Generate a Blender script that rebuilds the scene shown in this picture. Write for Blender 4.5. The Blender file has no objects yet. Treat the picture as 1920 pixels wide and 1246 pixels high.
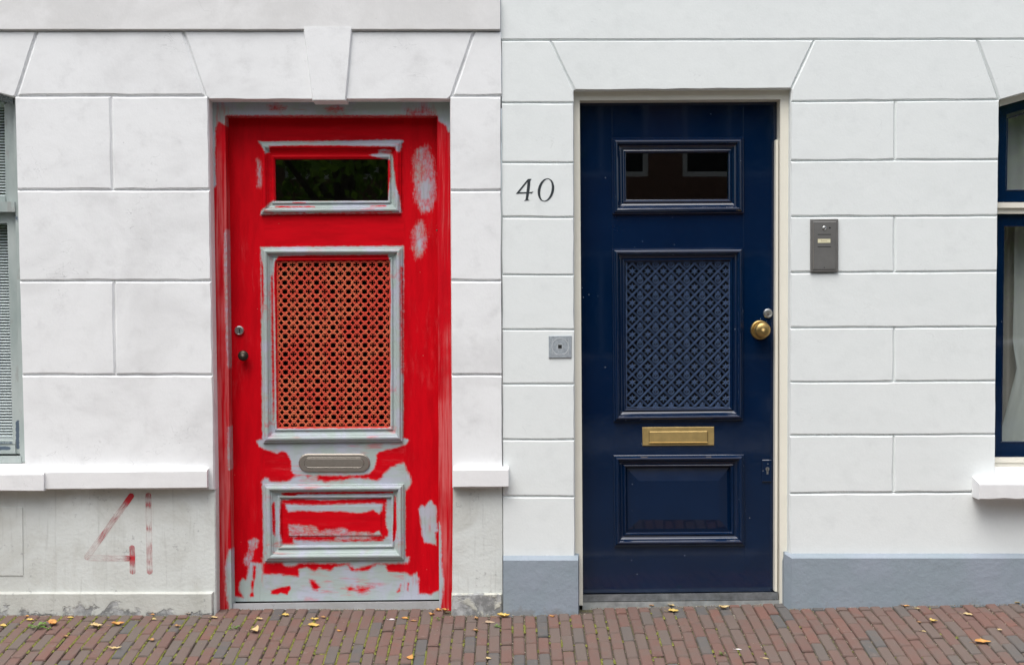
import bpy, bmesh, math, random
import numpy as np
from mathutils import Vector, Matrix, Euler
random.seed(7)
rng = np.random.default_rng(7)
R = math.radians

# ------------------------------------------------------------------ camera
F, D, ZC, CX, CY = 2500.0, 5.81, 1.279, 950.0, 600.0   # focal (photo px), distance to wall, eye height, principal point
scene = bpy.context.scene
C = scene.collection
cam_d = bpy.data.cameras.new('camera'); cam = bpy.data.objects.new('camera', cam_d); C.objects.link(cam)
cam.location = (0, -D, ZC); cam.rotation_euler = (R(90), 0, 0)
cam_d.sensor_fit = 'HORIZONTAL'; cam_d.sensor_width = 36.0; cam_d.lens = F/1920*36
cam_d.shift_x = (960-CX)/1920; cam_d.shift_y = -(623-CY)/1920
cam_d.clip_start = 0.05; cam_d.clip_end = 2000
scene.camera = cam

# ------------------------------------------------------------------ sky, sun, exposure
SUN_EL, SUN_AZ = R(63), R(-27)         # azimuth measured from the street side (-y) towards -x
world = bpy.data.worlds.new('World'); scene.world = world; world.use_nodes = True
wn = world.node_tree; wn.nodes.clear()
sky = wn.nodes.new('ShaderNodeTexSky'); sky.sky_type = 'NISHITA'; sky.sun_disc = False
sky.sun_elevation = SUN_EL; sky.sun_rotation = R(180) - SUN_AZ; sky.dust_density = 4.0; sky.air_density = 1.0; sky.ozone_density = 1.0
hs = wn.nodes.new('ShaderNodeHueSaturation'); hs.inputs['Saturation'].default_value = 0.5
bg = wn.nodes.new('ShaderNodeBackground'); bg.inputs['Strength'].default_value = 0.115
wo = wn.nodes.new('ShaderNodeOutputWorld')
wn.links.new(sky.outputs[0], hs.inputs['Color']); wn.links.new(hs.outputs[0], bg.inputs['Color']); wn.links.new(bg.outputs[0], wo.inputs[0])
sd = bpy.data.lights.new('sun', 'SUN'); sun = bpy.data.objects.new('sun', sd); C.objects.link(sun)
sd.energy = 1.5; sd.angle = R(50); sd.color = (1.0, 0.98, 0.955)
sdir = Vector((math.sin(SUN_AZ)*math.cos(SUN_EL), -math.cos(SUN_AZ)*math.cos(SUN_EL), math.sin(SUN_EL)))
sun.rotation_euler = sdir.to_track_quat('Z', 'Y').to_euler(); sun.location = (-3, -6, 8)
scene.view_settings.view_transform = 'Standard'; scene.view_settings.look = 'None'
scene.view_settings.gamma = 1.0; scene.view_settings.use_curve_mapping = False
scene.view_settings.exposure = 0.78
scene.render.engine = 'CYCLES'

# ------------------------------------------------------------------ helpers
def P(px, py, Y=0.0):
    d = (D+Y)/F
    return Vector(((px-CX)*d, Y, ZC-(py-CY)*d))
PX = D/F                                  # metres per photo pixel on the wall plane

def thing(name, loc, label, cat, group=None, kind=None):
    o = bpy.data.objects.new(name, None); C.objects.link(o); o.location = loc
    o.empty_display_size = 0.05
    tag(o, label, cat, group, kind); return o
def tag(o, label=None, cat=None, group=None, kind=None):
    if label: o['label'] = label
    if cat: o['category'] = cat
    if group: o['group'] = group
    if kind: o['kind'] = kind
    return o
def adopt(o, parent):
    o.parent = parent
    M = Matrix.Identity(4); p = parent
    M = Matrix.Translation(parent.location) if parent.parent is None else Matrix.Identity(4)
    o.matrix_parent_inverse = M.inverted()
def obj(name, verts, faces, mat, parent=None, smooth=False, fix=True, attrs=None):
    me = bpy.data.meshes.new(name)
    me.from_pydata([tuple(v) for v in verts], [], faces)
    if attrs:
        for k, vals in attrs.items():
            a = me.attributes.new(k, 'FLOAT', 'POINT'); a.data.foreach_set('value', np.asarray(vals, dtype=np.float32))
    if fix:
        bm = bmesh.new(); bm.from_mesh(me); bmesh.ops.recalc_face_normals(bm, faces=bm.faces); bm.to_mesh(me); bm.free()
    if smooth: me.polygons.foreach_set('use_smooth', [True]*len(me.polygons))
    if isinstance(mat, (list, tuple)):
        for m in mat: me.materials.append(m)
    else: me.materials.append(mat)
    me.update()
    o = bpy.data.objects.new(name, me); C.objects.link(o)
    if parent is not None: adopt(o, parent)
    return o

class MB:
    """collects shapes for ONE mesh object"""
    def __init__(s): s.v = []; s.f = []
    def add(s, vs, fs):
        b = len(s.v); s.v += [tuple(v) for v in vs]; s.f += [tuple(i+b for i in f) for f in fs]
    def loft(s, rings, cap0=True, cap1=True, closed=True):
        n = len(rings[0]); b = len(s.v)
        for r in rings: s.v += [tuple(v) for v in r]
        for k in range(len(rings)-1):
            for i in range(n if closed else n-1):
                j = (i+1) % n
                s.f.append((b+k*n+i, b+k*n+j, b+(k+1)*n+j, b+(k+1)*n+i))
        if cap0: s.f.append(tuple(b+i for i in reversed(range(n))))
        if cap1: s.f.append(tuple(b+(len(rings)-1)*n+i for i in range(n)))
    def box(s, x0, x1, y0, y1, z0, z1):
        s.loft([[(x0,y0,z0),(x1,y0,z0),(x1,y1,z0),(x0,y1,z0)], [(x0,y0,z1),(x1,y0,z1),(x1,y1,z1),(x0,y1,z1)]])
    def prism(s, poly, Y0, Y1):
        a = [P(x, y, Y0) for x, y in poly]
        s.loft([a, [(v.x, Y1, v.z) for v in a]])
    def hexa(s, fr, bk):
        """front and back loops given as (px,py,Y)"""
        s.loft([[P(*q) for q in fr], [P(*q) for q in bk]])
    def block(s, poly, Yf, Yb, ch, chd, jit=0.0, seg=34):
        n = len(poly)
        if not isinstance(ch, (list, tuple)): ch = [ch]*n
        area = sum(poly[i][0]*poly[(i+1)%n][1]-poly[(i+1)%n][0]*poly[i][1] for i in range(n))
        sg = 1 if area > 0 else -1
        lines = []
        for i in range(n):
            (x0,y0),(x1,y1) = poly[i], poly[(i+1)%n]
            L = math.hypot(x1-x0, y1-y0); nx, ny = -(y1-y0)/L*sg, (x1-x0)/L*sg
            lines.append((nx, ny, nx*x0+ny*y0+ch[i]))
        ins = []
        for i in range(n):
            a, b = lines[i-1], lines[i]
            det = a[0]*b[1]-a[1]*b[0]
            if abs(det) < 1e-3: ins.append((poly[i][0]+b[0]*ch[i], poly[i][1]+b[1]*ch[i])); continue
            ins.append(((a[2]*b[1]-a[1]*b[2])/det, (a[0]*b[2]-a[2]*b[0])/det))
        ro, ri = [], []
        for i in range(n):
            (x0,y0),(x1,y1) = poly[i], poly[(i+1)%n]; (u0,w0),(u1,w1) = ins[i], ins[(i+1)%n]
            k = max(1, int(math.hypot(x1-x0, y1-y0)/seg))
            for q in range(k):
                t = q/k
                ro.append((x0+(x1-x0)*t, y0+(y1-y0)*t))
                j1 = random.uniform(-jit, jit) if jit else 0; j2 = random.uniform(-jit, jit) if jit else 0
                ri.append((u0+(u1-u0)*t+j1, w0+(w1-w0)*t+j2))
        a = [P(x, y, Yf) for x, y in ri]; o = [P(x, y, Yf) for x, y in ro]
        s.loft([a, [(v.x, Yf+chd, v.z) for v in o], [(v.x, Yb, v.z) for v in o]])
    def ridge(s, pts, Y, w, h, closed=False):
        n = len(pts); b = len(s.v)
        for i in range(n):
            p0 = pts[i-1] if (i > 0 or closed) else pts[i]; p1 = pts[(i+1) % n] if (i < n-1 or closed) else pts[i]
            dx, dy = p1[0]-p0[0], p1[1]-p0[1]; L = math.hypot(dx, dy) or 1
            nx, ny = -dy/L*w/2, dx/L*w/2; x, y = pts[i]
            s.v.append(tuple(P(x+nx, y+ny, Y))); v = P(x+nx*.35, y+ny*.35, Y); s.v.append((v.x, Y-h, v.z))
            v = P(x-nx*.35, y-ny*.35, Y); s.v.append((v.x, Y-h, v.z)); s.v.append(tuple(P(x-nx, y-ny, Y)))
        for i in range(n if closed else n-1):
            j = (i+1) % n
            for k in range(3): s.f.append((b+i*4+k, b+j*4+k, b+j*4+k+1, b+i*4+k+1))
    def lathe(s, c, prof, n=24):
        """c: (px,py,Y); prof: (radius m, distance out of the surface m)"""
        p = P(*c); rings = []
        for r, o in prof:
            rings.append([(p.x+r*math.cos(2*math.pi*i/n), p.y-o, p.z+r*math.sin(2*math.pi*i/n)) for i in range(n)])
        s.loft(rings)
    def build(s, name, mat, parent=None, **k): return obj(name, s.v, s.f, mat, parent, **k)

def disc(cx, cy, r, n=14, ry=None): return [(cx+r*math.cos(2*math.pi*i/n), cy+(ry or r)*math.sin(2*math.pi*i/n)) for i in range(n)]
def stadium(x0, x1, y0, y1, n=9):
    r = (y1-y0)/2; cy = (y0+y1)/2
    return [(x0+r-r*math.sin(math.pi*i/n), cy+r*math.cos(math.pi*i/n)) for i in range(n+1)] + [(x1-r+r*math.sin(math.pi*i/n), cy-r*math.cos(math.pi*i/n)) for i in range(n+1)]

# ------------------------------------------------------------------ materials
class G:
    def __init__(s, name):
        s.m = bpy.data.materials.new(name); s.m.use_nodes = True; s.t = s.m.node_tree; s.t.nodes.clear()
        s.out = s.t.nodes.new('ShaderNodeOutputMaterial'); s.b = s.t.nodes.new('ShaderNodeBsdfPrincipled')
        s.t.links.new(s.b.outputs[0], s.out.inputs[0]); s._tc = None
    def n(s, typ, ins=None, **props):
        nd = s.t.nodes.new('ShaderNode'+typ)
        for k, v in props.items(): setattr(nd, k, v)
        for k, v in (ins or {}).items(): s.put(nd.inputs[k], v)
        return nd
    def put(s, sock, v):
        if isinstance(v, bpy.types.NodeSocket): s.t.links.new(v, sock)
        elif isinstance(v, (tuple, list)) and sock.type == 'RGBA' and len(v) == 3: sock.default_value = (*v, 1)
        else: sock.default_value = v
    def co(s, sc=(1,1,1), loc=(0,0,0)):
        if s._tc is None: s._tc = s.n('TexCoord')
        return s.n('Mapping', {'Vector': s._tc.outputs['Object'], 'Scale': sc, 'Location': loc}).outputs[0]
    def noise(s, scale, detail=4, rough=.55, sc=(1,1,1), loc=(0,0,0), dist=0.0):
        return s.n('TexNoise', {'Vector': s.co(sc, loc), 'Scale': scale, 'Detail': detail, 'Roughness': rough, 'Distortion': dist}).outputs[0]
    def ramp(s, fac, stops, interp='LINEAR'):
        nd = s.n('ValToRGB', {'Fac': fac}); cr = nd.color_ramp; cr.interpolation = interp
        while len(cr.elements) < len(stops): cr.elements.new(0.5)
        for e, (p, c) in zip(cr.elements, stops):
            e.position = p; e.color = (c, c, c, 1) if isinstance(c, (int, float)) else (*c, 1)
        return nd.outputs[0]
    def mix(s, fac, a, b, blend='MIX'):
        nd = s.n('Mix', data_type='RGBA', blend_type=blend); ins = nd.inputs
        s.put(ins[0], fac); s.put(ins[6], a); s.put(ins[7], b); return nd.outputs[2]
    def math(s, op, a, b=0.0, c=0.0, clamp=False):
        nd = s.n('Math', operation=op, use_clamp=clamp); s.put(nd.inputs[0], a); s.put(nd.inputs[1], b); s.put(nd.inputs[2], c); return nd.outputs[0]
    def step(s, v, lo, hi):
        nd = s.n('MapRange', {'Value': v, 'From Min': lo, 'From Max': hi}, interpolation_type='SMOOTHSTEP'); return nd.outputs[0]
    def bump(s, h, strength=.3, dist=.002):
        nd = s.n('Bump', {'Height': h, 'Strength': strength, 'Distance': dist}); s.t.links.new(nd.outputs[0], s.b.inputs['Normal'])
    def set(s, **k):
        for key, v in k.items(): s.put(s.b.inputs[key.replace('_', ' ')], v)
        return s.m
def geo_z(g):
    return g.n('SeparateXYZ', {'Vector': g.n('NewGeometry').outputs['Position']}).outputs[2]
def simple(name, col, rough=.5, metal=0.0, var=.12, scale=30, bump=.0, spec=.5):
    g = G(name); n = g.noise(scale, 5, .6)
    c = g.mix(g.ramp(n, [(.3, 0.0), (.7, 1.0)]), tuple(x*(1-var) for x in col), tuple(min(1, x*(1+var)) for x in col))
    if bump: g.bump(n, bump)
    g.b.inputs['Specular IOR Level'].default_value = spec
    return g.set(Base_Color=c, Roughness=rough, Metallic=metal)

def plaster(name, base, stain, amt, seed, brush=(1,1,1), bumpd=.0012, specks=True):
    g = G(name)
    big = g.noise(2.6, 5, .6, loc=(seed, 0, 0), dist=.6); mid = g.noise(9, 6, .65, loc=(0, seed, 2)); fine = g.noise(120, 4, .6, sc=brush)
    f = g.step(big, .42, .72); f = g.math('MULTIPLY', f, amt)
    c = g.mix(f, base, stain)
    c = g.mix(g.math('MULTIPLY', g.step(mid, .50, .78), amt*.7), c, tuple(x*.86 for x in stain))
    c = g.mix(g.math('MULTIPLY', g.step(fine, .35, .75), .06), c, tuple(x*.7 for x in base))
    if specks:
        sp = g.n('TexVoronoi', {'Vector': g.co((1, 1, 2.2)), 'Scale': 17.0, 'Randomness': 1.0}).outputs['Distance']
        gate = g.step(g.noise(23, 2, .5), .60, .66)
        m = g.math('MULTIPLY', g.step(sp, .07, .03), gate)
        c = g.mix(g.math('MULTIPLY', m, .55), c, (.25, .25, .24))
    ln = g.noise(5.5, 3, .55, loc=(seed, 3, 0), dist=1.6, sc=(1, 1, 1.7)); cr_ = g.step(g.math('ABSOLUTE', g.math('SUBTRACT', ln, .5)), .0045, .0015)
    cr_ = g.math('MULTIPLY', cr_, g.step(g.noise(4.5, 3, .5, loc=(7, seed, 0)), .57, .66))
    c = g.mix(g.math('MULTIPLY', cr_, .5 if specks else .22), c, tuple(x*.45 for x in base))
    wav = g.noise(14, 3, .5, loc=(3, seed, 1))
    h = g.math('ADD', g.math('MULTIPLY', fine, .35), g.math('MULTIPLY', wav, 1.2))
    g.bump(h, .55, bumpd*2)
    return g.set(Base_Color=c, Roughness=.75)
M = {}
M['plaster_old'] = plaster('off_white_plaster', (.815, .828, .836), (.655, .66, .665), .66, 1.0, (1, 1, .6))
M['plaster_stained'] = plaster('stained_white_plaster', (.68, .68, .676), (.80, .803, .805), .85, 8.0, (1, 1, .6))
M['plaster_new'] = plaster('clean_white_plaster', (.765, .802, .798), (.72, .758, .755), .5, 4.0, (1, 1, .8), .0010, specks=False)
M['sill_white'] = plaster('white_sill_paint', (.82, .825, .83), (.70, .70, .71), .5, 6.0)

def chipped(name, base, stain, lo, hi, grey=(.25, .255, .255)):
    """plaster whose paint has come off near the ground in ragged patches of its own"""
    g = G(name)
    big = g.noise(3.2, 6, .62, dist=.8); mid = g.noise(12, 6, .7)
    c = g.mix(g.step(big, .38, .72), base, stain)
    streak = g.noise(9, 4, .6, sc=(6, 1, .45)); c = g.mix(g.math('MULTIPLY', g.step(streak, .55, .8), .35), c, tuple(x*.6 for x in stain))
    dots = g.math('ADD', g.math('MULTIPLY', g.noise(40, 6, .75), .75), g.math('MULTIPLY', g.noise(5, 4, .6, loc=(4, 1, 3)), .40)); c = g.mix(g.math('MULTIPLY', g.step(dots, .665, .74), .6), c, grey)
    z = geo_z(g); hgt = g.n('MapRange', {'Value': z, 'From Min': lo, 'From Max': hi, 'To Min': .215, 'To Max': -.28}).outputs[0]
    pe = g.noise(11, 6, .66, dist=.35, loc=(2, 0, 0)); k = g.step(g.math('ADD', pe, hgt), .60, .68)
    c = g.mix(k, c, g.mix(g.step(mid, .4, .65), tuple(x*.8 for x in grey), tuple(x*1.9 for x in grey)))
    g.bump(g.math('SUBTRACT', g.math('MULTIPLY', g.noise(60, 5, .6), .6), g.math('MULTIPLY', k, .7)), .8, .004)
    return g.set(Base_Color=c, Roughness=.85)
M['base_old'] = chipped('weathered_grey_base', (.655, .685, .665), (.52, .53, .495), -.55, .40)
M['plinth_old'] = chipped('chipped_grey_plinth', (.575, .59, .555), (.45, .455, .415), -.02, .15)
M['plinth_peel'] = chipped('peeling_grey_plinth', (.55, .55, .49), (.42, .42, .37), .06, .20)

g = G('blue_grey_plinth_paint')
c = g.mix(g.step(g.noise(4, 5, .6), .35, .7), (.255, .308, .350), (.285, .325, .385)); rough = g.noise(45, 4, .6)
c = g.mix(g.math('MULTIPLY', g.step(g.noise(70, 4, .7), .68, .74), .5), c, (.55, .57, .6))
dz = g.n('MapRange', {'Value': geo_z(g), 'From Min': .0, 'From Max': .12, 'To Min': .12, 'To Max': -.12}).outputs[0]
c = g.mix(g.math('MULTIPLY', g.step(g.math('ADD', g.noise(24, 6, .7, sc=(.6, 1, 1)), dz), .58, .70), .45), c, (.20, .19, .165))
g.bump(g.math('ADD', g.noise(16, 4, .6), g.math('MULTIPLY', rough, .5)), .8, .004); M['plinth_blue'] = g.set(Base_Color=c, Roughness=.6)

def red_paint(name, red, scuff=False):
    g = G(name)
    fld = g.n('Attribute', attribute_name='primer').outputs['Fac']
    xx = g.n('SeparateXYZ', {'Vector': g.co()}).outputs[0]; rail = g.math('MULTIPLY', g.math('GREATER_THAN', xx, P(496, 0, .15).x), g.math('LESS_THAN', xx, P(757, 0, .15).x))
    def grain(scale, det, ro, loc=(0, 0, 0)):
        a_ = g.noise(scale, det, ro, sc=(1, 1, .16), loc=loc); b_ = g.noise(scale, det, ro, sc=(.16, 1, 1), loc=loc)
        return g.math('ADD', g.math('MULTIPLY', b_, rail), g.math('MULTIPLY', a_, g.math('SUBTRACT', 1.0, rail)))
    nf = grain(230, 4, .65); nm = g.noise(60, 5, .62)
    nn = g.math('ADD', g.math('MULTIPLY', g.math('SUBTRACT', nf, .5), 1.7), g.math('MULTIPLY', g.math('SUBTRACT', nm, .5), 1.5))
    mask = g.step(g.math('ADD', fld, nn), -.75, .70)
    pr = g.mix(g.step(g.noise(8, 4, .6, dist=.5), .40, .62), (.385, .455, .435), (.43, .455, .53))
    pr = g.mix(g.math('MULTIPLY', g.step(grain(90, 4, .65, (3, 0, 1)), .48, .72), .5), pr, (.31, .35, .335))
    pr = g.mix(g.math('MULTIPLY', g.math('MULTIPLY', g.step(grain(45, 4, .6, (6, 0, 2)), .50, .66), g.step(g.noise(6, 3, .5, loc=(9, 0, 0)), .5, .62)), .42), pr, red)
    pr = g.mix(g.math('MULTIPLY', g.step(g.noise(160, 3, .6), .71, .76), .5), pr, (.12, .12, .10))
    rd = g.mix(g.step(grain(26, 5, .65, (1, 0, 5)), .35, .7), red, tuple(x*.80 for x in red))
    rd = g.mix(g.math('MULTIPLY', g.math('MULTIPLY', g.step(grain(60, 4, .65, (2, 0, 8)), .5, .68), g.step(g.noise(4, 3, .5, loc=(3, 0, 2)), .52, .66)), .35), rd, (.62, .05, .06))
    if scuff:
        sc = g.noise(42, 5, .65, sc=(2.2, 1, .06)); lo = g.noise(3.0, 3, .5, loc=(0, 0, 4))
        k = g.math('MULTIPLY', g.step(sc, .40, .66), g.step(lo, .36, .56))
        rd = g.mix(g.math('MULTIPLY', k, .75), rd, (.62, .16, .16))
    else:
        sp = g.step(g.n('TexVoronoi', {'Vector': g.co(), 'Scale': 30.0}).outputs['Distance'], .055, .03)
        rd = g.mix(g.math('MULTIPLY', sp, g.step(g.noise(9, 2, .5), .52, .6)), rd, (.62, .25, .2))
    c = g.mix(mask, rd, pr)
    g.bump(g.math('ADD', g.math('MULTIPLY', mask, .4), g.math('MULTIPLY', grain(70, 4, .6), .6)), .6, .0014)
    ro = g.math('ADD', g.math('MULTIPLY', mask, .12), g.math('ADD', .42, g.math('MULTIPLY', g.noise(25, 3), .15)))
    g.b.inputs['Specular IOR Level'].default_value = .07
    return g.set(Base_Color=c, Roughness=ro)
M['red'] = red_paint('sanded_red_paint', (.61, .0020, .009))
M['red_frame'] = red_paint('scuffed_red_frame_paint', (.56, .004, .012), True)

g = G('glossy_navy_paint')
c = g.mix(g.step(g.noise(5, 4, .6), .35, .7), (.0005, .0100, .038), (.0007, .0118, .044))
sp = g.step(g.n('TexVoronoi', {'Vector': g.co(), 'Scale': 34.0}).outputs['Distance'], .060, .035)
sp = g.math('MULTIPLY', sp, g.step(g.noise(6, 2, .5), .54, .60)); c = g.mix(sp, c, (.55, .58, .6))
g.bump(g.math('ADD', g.noise(6, 3, .5), g.math('MULTIPLY', g.noise(70, 3, .6, sc=(.5, 1, 1)), .04)), .12, .006)
M['navy'] = g.set(Base_Color=c, Roughness=g.math('ADD', .06, g.math('MULTIPLY', g.step(g.noise(9, 4, .6), .4, .7), .08)), Specular_IOR_Level=.5, Coat_Weight=.35, Coat_Roughness=.03)
g = G('navy_iron_glint_tint'); M['navy_iron'] = g.set(Base_Color=(.085, .135, .250), Roughness=.24, Specular_IOR_Level=.9)  # highlights and glints on the navy bars are put into this paler base colour
M['cream'] = simple('cream_frame_paint', (.78, .755, .66), .4, var=.03, scale=8)
M['steel'] = simple('brushed_steel', (.33, .30, .265), .48, .8, .06, 90)
M['steel_highlight'] = simple('steel_edge_highlight', (.72, .70, .66), .22, 1.0, .04, 90)  # paler copy of the steel, painting the highlight round the letter flap
M['zinc'] = simple('zinc_cylinder', (.60, .62, .62), .32, 1.0, .08, 60)
M['bronze'] = simple('dark_bronze', (.055, .045, .035), .38, .8, .3, 60)
M['brass'] = simple('aged_brass', (.56, .41, .17), .5, .8, .12, 34)
M['brass_knob'] = simple('worn_brass_knob', (.40, .28, .11), .38, .95, .2, 40)
M['brass_dark'] = simple('dark_brass_joint', (.13, .09, .04), .5, .8, .2, 60)  # darker brass for the gap round the letter flap
M['black'] = simple('black_gap', (.01, .01, .01), .8)
M['ink'] = simple('black_number_paint', (.022, .030, .036), .55, var=.25)
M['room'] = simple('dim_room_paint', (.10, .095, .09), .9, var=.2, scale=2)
M['stone'] = chipped('grey_threshold_stone', (.47, .48, .50), (.36, .36, .36), -2.0, -1.0)
M['lead'] = simple('grey_metal_threshold', (.20, .215, .225), .45, .4, .35, 26, .3)
M['lead_lt'] = simple('pale_metal_strip', (.36, .38, .38), .5, .3, .3, 26, .3)
M['stone_plate'] = simple('blue_grey_stone_plate', (.30, .335, .365), .7, 0, .22, 110, .4)
M['stone_plate_rim'] = simple('pale_stone_rim', (.46, .49, .51), .7, 0, .15, 90, .3)
M['panel'] = simple('grey_intercom_metal', (.165, .162, .155), .5, .35, .12, 20)
M['panel_in'] = simple('grey_intercom_cover', (.175, .174, .168), .42, .35, .10, 14)
M['card'] = simple('cream_name_card', (.70, .66, .45), .6, var=.06)
M['blind'] = simple('pale_blind_slat', (.78, .83, .86), .4, var=.06)
M['house_brick'] = simple('brown_brick_wall', (.16, .085, .06), .85, 0, .4, 24)
M['trim'] = simple('white_window_trim', (.7, .7, .67), .5, 0, .05)
M['asphalt'] = simple('asphalt', (.05, .05, .05), .85, 0, .3, 60, .4)
M['kerb'] = simple('kerb_stone', (.25, .25, .24), .8, 0, .2, 30, .4)
M['grey_earth'] = simple('ground_soil', (.10, .09, .075), .9, 0, .3, 3)
M['bark'] = simple('tree_bark', (.06, .045, .03), .9, 0, .4, 20, .6)
M['car_paint'] = simple('silver_car_paint', (.35, .37, .39), .25, .7, .04)
M['tyre'] = simple('tyre_rubber', (.02, .02, .02), .8)
M['roof'] = simple('dark_roof_tiles', (.05, .045, .045), .8, 0, .3, 12)

g = G('window_glass'); fr = g.n('Fresnel', {'IOR': 2.0}); gl = g.n('BsdfGlossy', {'Roughness': 0.004, 'Color': (.95, .97, .97)}); tr = g.n('BsdfTransparent', {'Color': (.90, .93, .92)})
mx = g.n('MixShader', {0: fr.outputs[0], 1: tr.outputs[0], 2: gl.outputs[0]}); g.t.links.new(mx.outputs[0], g.out.inputs[0]); M['glass'] = g.m

g = G('dark_grille_glass'); fr = g.n('Fresnel', {'IOR': 1.30}); gl = g.n('BsdfGlossy', {'Roughness': 0.02}); tr = g.n('BsdfTransparent', {'Color': (.5, .52, .52)})
mx = g.n('MixShader', {0: fr.outputs[0], 1: tr.outputs[0], 2: gl.outputs[0]}); g.t.links.new(mx.outputs[0], g.out.inputs[0]); M['glass_dark'] = g.m
g = G('worn_red_iron')
w = g.noise(26, 5, .65, loc=(5, 0, 0)); lo = g.noise(6.0, 3, .5)
k = g.step(g.math('ADD', g.math('MULTIPLY', w, .55), g.math('MULTIPLY', lo, .55)), .47, .62)
k2 = g.step(g.noise(120, 4, .6), .44, .62)
c = g.mix(k, (.60, .070, .042), g.mix(k2, (.61, .115, .060), (.64, .185, .085)))
g.b.inputs['Specular IOR Level'].default_value = .3; M['red_iron'] = g.set(Base_Color=c, Roughness=.5)

g = G('sanded_grey_green_frame')
fld = g.n('Attribute', attribute_name='primer').outputs['Fac']
c = g.mix(g.step(g.noise(7, 5, .6, sc=(1, 1, .35)), .36, .68), (.29, .345, .335), (.41, .455, .445))
nn = g.math('ADD', g.math('MULTIPLY', g.math('SUBTRACT', g.noise(130, 4, .6), .5), 1.4), fld)
c = g.mix(g.step(nn, -.2, .25), c, (.075, .105, .145))
c = g.mix(g.math('MULTIPLY', g.step(g.noise(22, 4, .6, sc=(1, 1, .3), loc=(4, 0, 0)), .60, .68), .5), c, (.26, .25, .24))
g.bump(g.noise(60, 4), .3, .002); M['grey_green'] = g.set(Base_Color=c, Roughness=.6)

g = G('red_brush_marks')                 # streaky, half washed-off red strokes
fld = g.n('Attribute', attribute_name='primer').outputs['Fac']; edge = g.n('Attribute', attribute_name='edge').outputs['Fac']
u = g.n('Attribute', attribute_name='along').outputs['Fac']; v = g.n('Attribute', attribute_name='across').outputs['Fac']
vec = g.n('CombineXYZ', {0: g.math('MULTIPLY', u, .06), 1: v, 2: g.math('MULTIPLY', fld, .0)}).outputs[0]
st = g.n('TexNoise', {'Vector': vec, 'Scale': .9, 'Detail': 5.0, 'Roughness': .7}).outputs[0]
a = g.math('ADD', fld, g.math('MULTIPLY', g.math('SUBTRACT', st, .5), 1.5)); a = g.step(a, .0, .75)
a = g.math('MAXIMUM', a, g.math('MULTIPLY', edge, .32)); a = g.math('MINIMUM', a, .95)
g.put(g.b.inputs['Base Color'], g.mix(g.step(fld, .5, .9), (.50, .14, .15), (.52, .02, .03))); g.b.inputs['Roughness'].default_value = .7
tr = g.n('BsdfTransparent'); mx = g.n('MixShader', {0: a, 1: tr.outputs[0], 2: g.b.outputs[0]}); g.t.links.new(mx.outputs[0], g.out.inputs[0]); M['red_wash'] = g.m

g = G('sheer_curtain'); df = g.n('BsdfDiffuse', {'Color': (.74, .77, .74)}); tl = g.n('BsdfTranslucent', {'Color': (.65, .68, .65)}); t2 = g.n('BsdfTransparent')
m1 = g.n('MixShader', {0: .35, 1: df.outputs[0], 2: tl.outputs[0]}); m2 = g.n('MixShader', {0: .12, 1: m1.outputs[0], 2: t2.outputs[0]})
g.t.links.new(m2.outputs[0], g.out.inputs[0]); M['curtain'] = g.m

g = G('reflection_net'); df = g.n('BsdfDiffuse', {'Color': (.50, .47, .43)}); t2 = g.n('BsdfTransparent'); m2 = g.n('MixShader', {0: .25, 1: df.outputs[0], 2: t2.outputs[0]})  # brownish grey imitates the street mirrored in the lower pane
g.t.links.new(m2.outputs[0], g.out.inputs[0]); M['net'] = g.m
def brick_mat(name, island):
    g = G(name)
    rnd = g.n('NewGeometry').outputs['Random Per Island'] if island else g.n('ObjectInfo').outputs['Random']
    base = g.ramp(rnd, [(0.0, (.090, .090, .090)), (.07, (.102, .096, .092)), (.13, (.125, .102, .089)), (.34, (.140, .095, .080)), (.52, (.150, .084, .069)), (.70, (.138, .082, .069)), (.86, (.170, .084, .066)), (1.0, (.132, .092, .078))])
    gm = g.n('NewGeometry').outputs['Position']
    def wn_(sc, det, rough, off=0):
        mp = g.n('Mapping', {'Vector': gm, 'Location': (off, 0, 0)}).outputs[0]
        return g.n('TexNoise', {'Vector': mp, 'Scale': sc, 'Detail': det, 'Roughness': rough}).outputs[0]
    c = g.mix(g.math('MULTIPLY', g.step(wn_(13, 5, .6), .42, .68), .6), base, (.128, .100, .086))
    c = g.mix(g.math('MULTIPLY', g.step(wn_(210, 4, .7), .56, .76), .35), c, (.30, .25, .21))
    c = g.mix(g.math('MULTIPLY', g.step(wn_(95, 4, .7, 3), .62, .72), .45), c, (.05, .045, .04))
    c = g.mix(g.math('MULTIPLY', g.step(wn_(30, 5, .7, 7), .62, .72), .38), c, (.26, .21, .175))
    nb = g.n('Bump', {'Height': wn_(140, 5, .65), 'Strength': .55, 'Distance': .0025}); g.t.links.new(nb.outputs[0], g.b.inputs['Normal'])
    return g.set(Base_Color=c, Roughness=.85)
M['brick'] = brick_mat('clay_paver', False); M['brick_isl'] = brick_mat('clay_paver_field', True)
g = G('joint_sand'); c = g.mix(g.step(g.noise(28, 5, .7), .48, .62), (.075, .062, .048), (.105, .105, .04)); c = g.mix(g.step(g.noise(240, 3, .6), .55, .7), c, (.16, .13, .09))
g.bump(g.noise(200, 3), .8, .004); M['joint'] = g.set(Base_Color=c, Roughness=.95)
def moss_mat(name, stops):
    g = G(name); r = g.n('NewGeometry').outputs['Random Per Island']; g.b.inputs['Specular IOR Level'].default_value = .2
    return g.set(Base_Color=g.ramp(r, stops), Roughness=.9)
M['moss'] = moss_mat('joint_moss', [(0, (.11, .10, .03)), (.35, (.19, .19, .045)), (.7, (.25, .25, .07)), (1, (.12, .17, .035))])
M['grit'] = moss_mat('joint_grit', [(0, (.16, .13, .09)), (.4, (.30, .25, .17)), (.8, (.08, .06, .04)), (1, (.48, .44, .36))])
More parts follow.
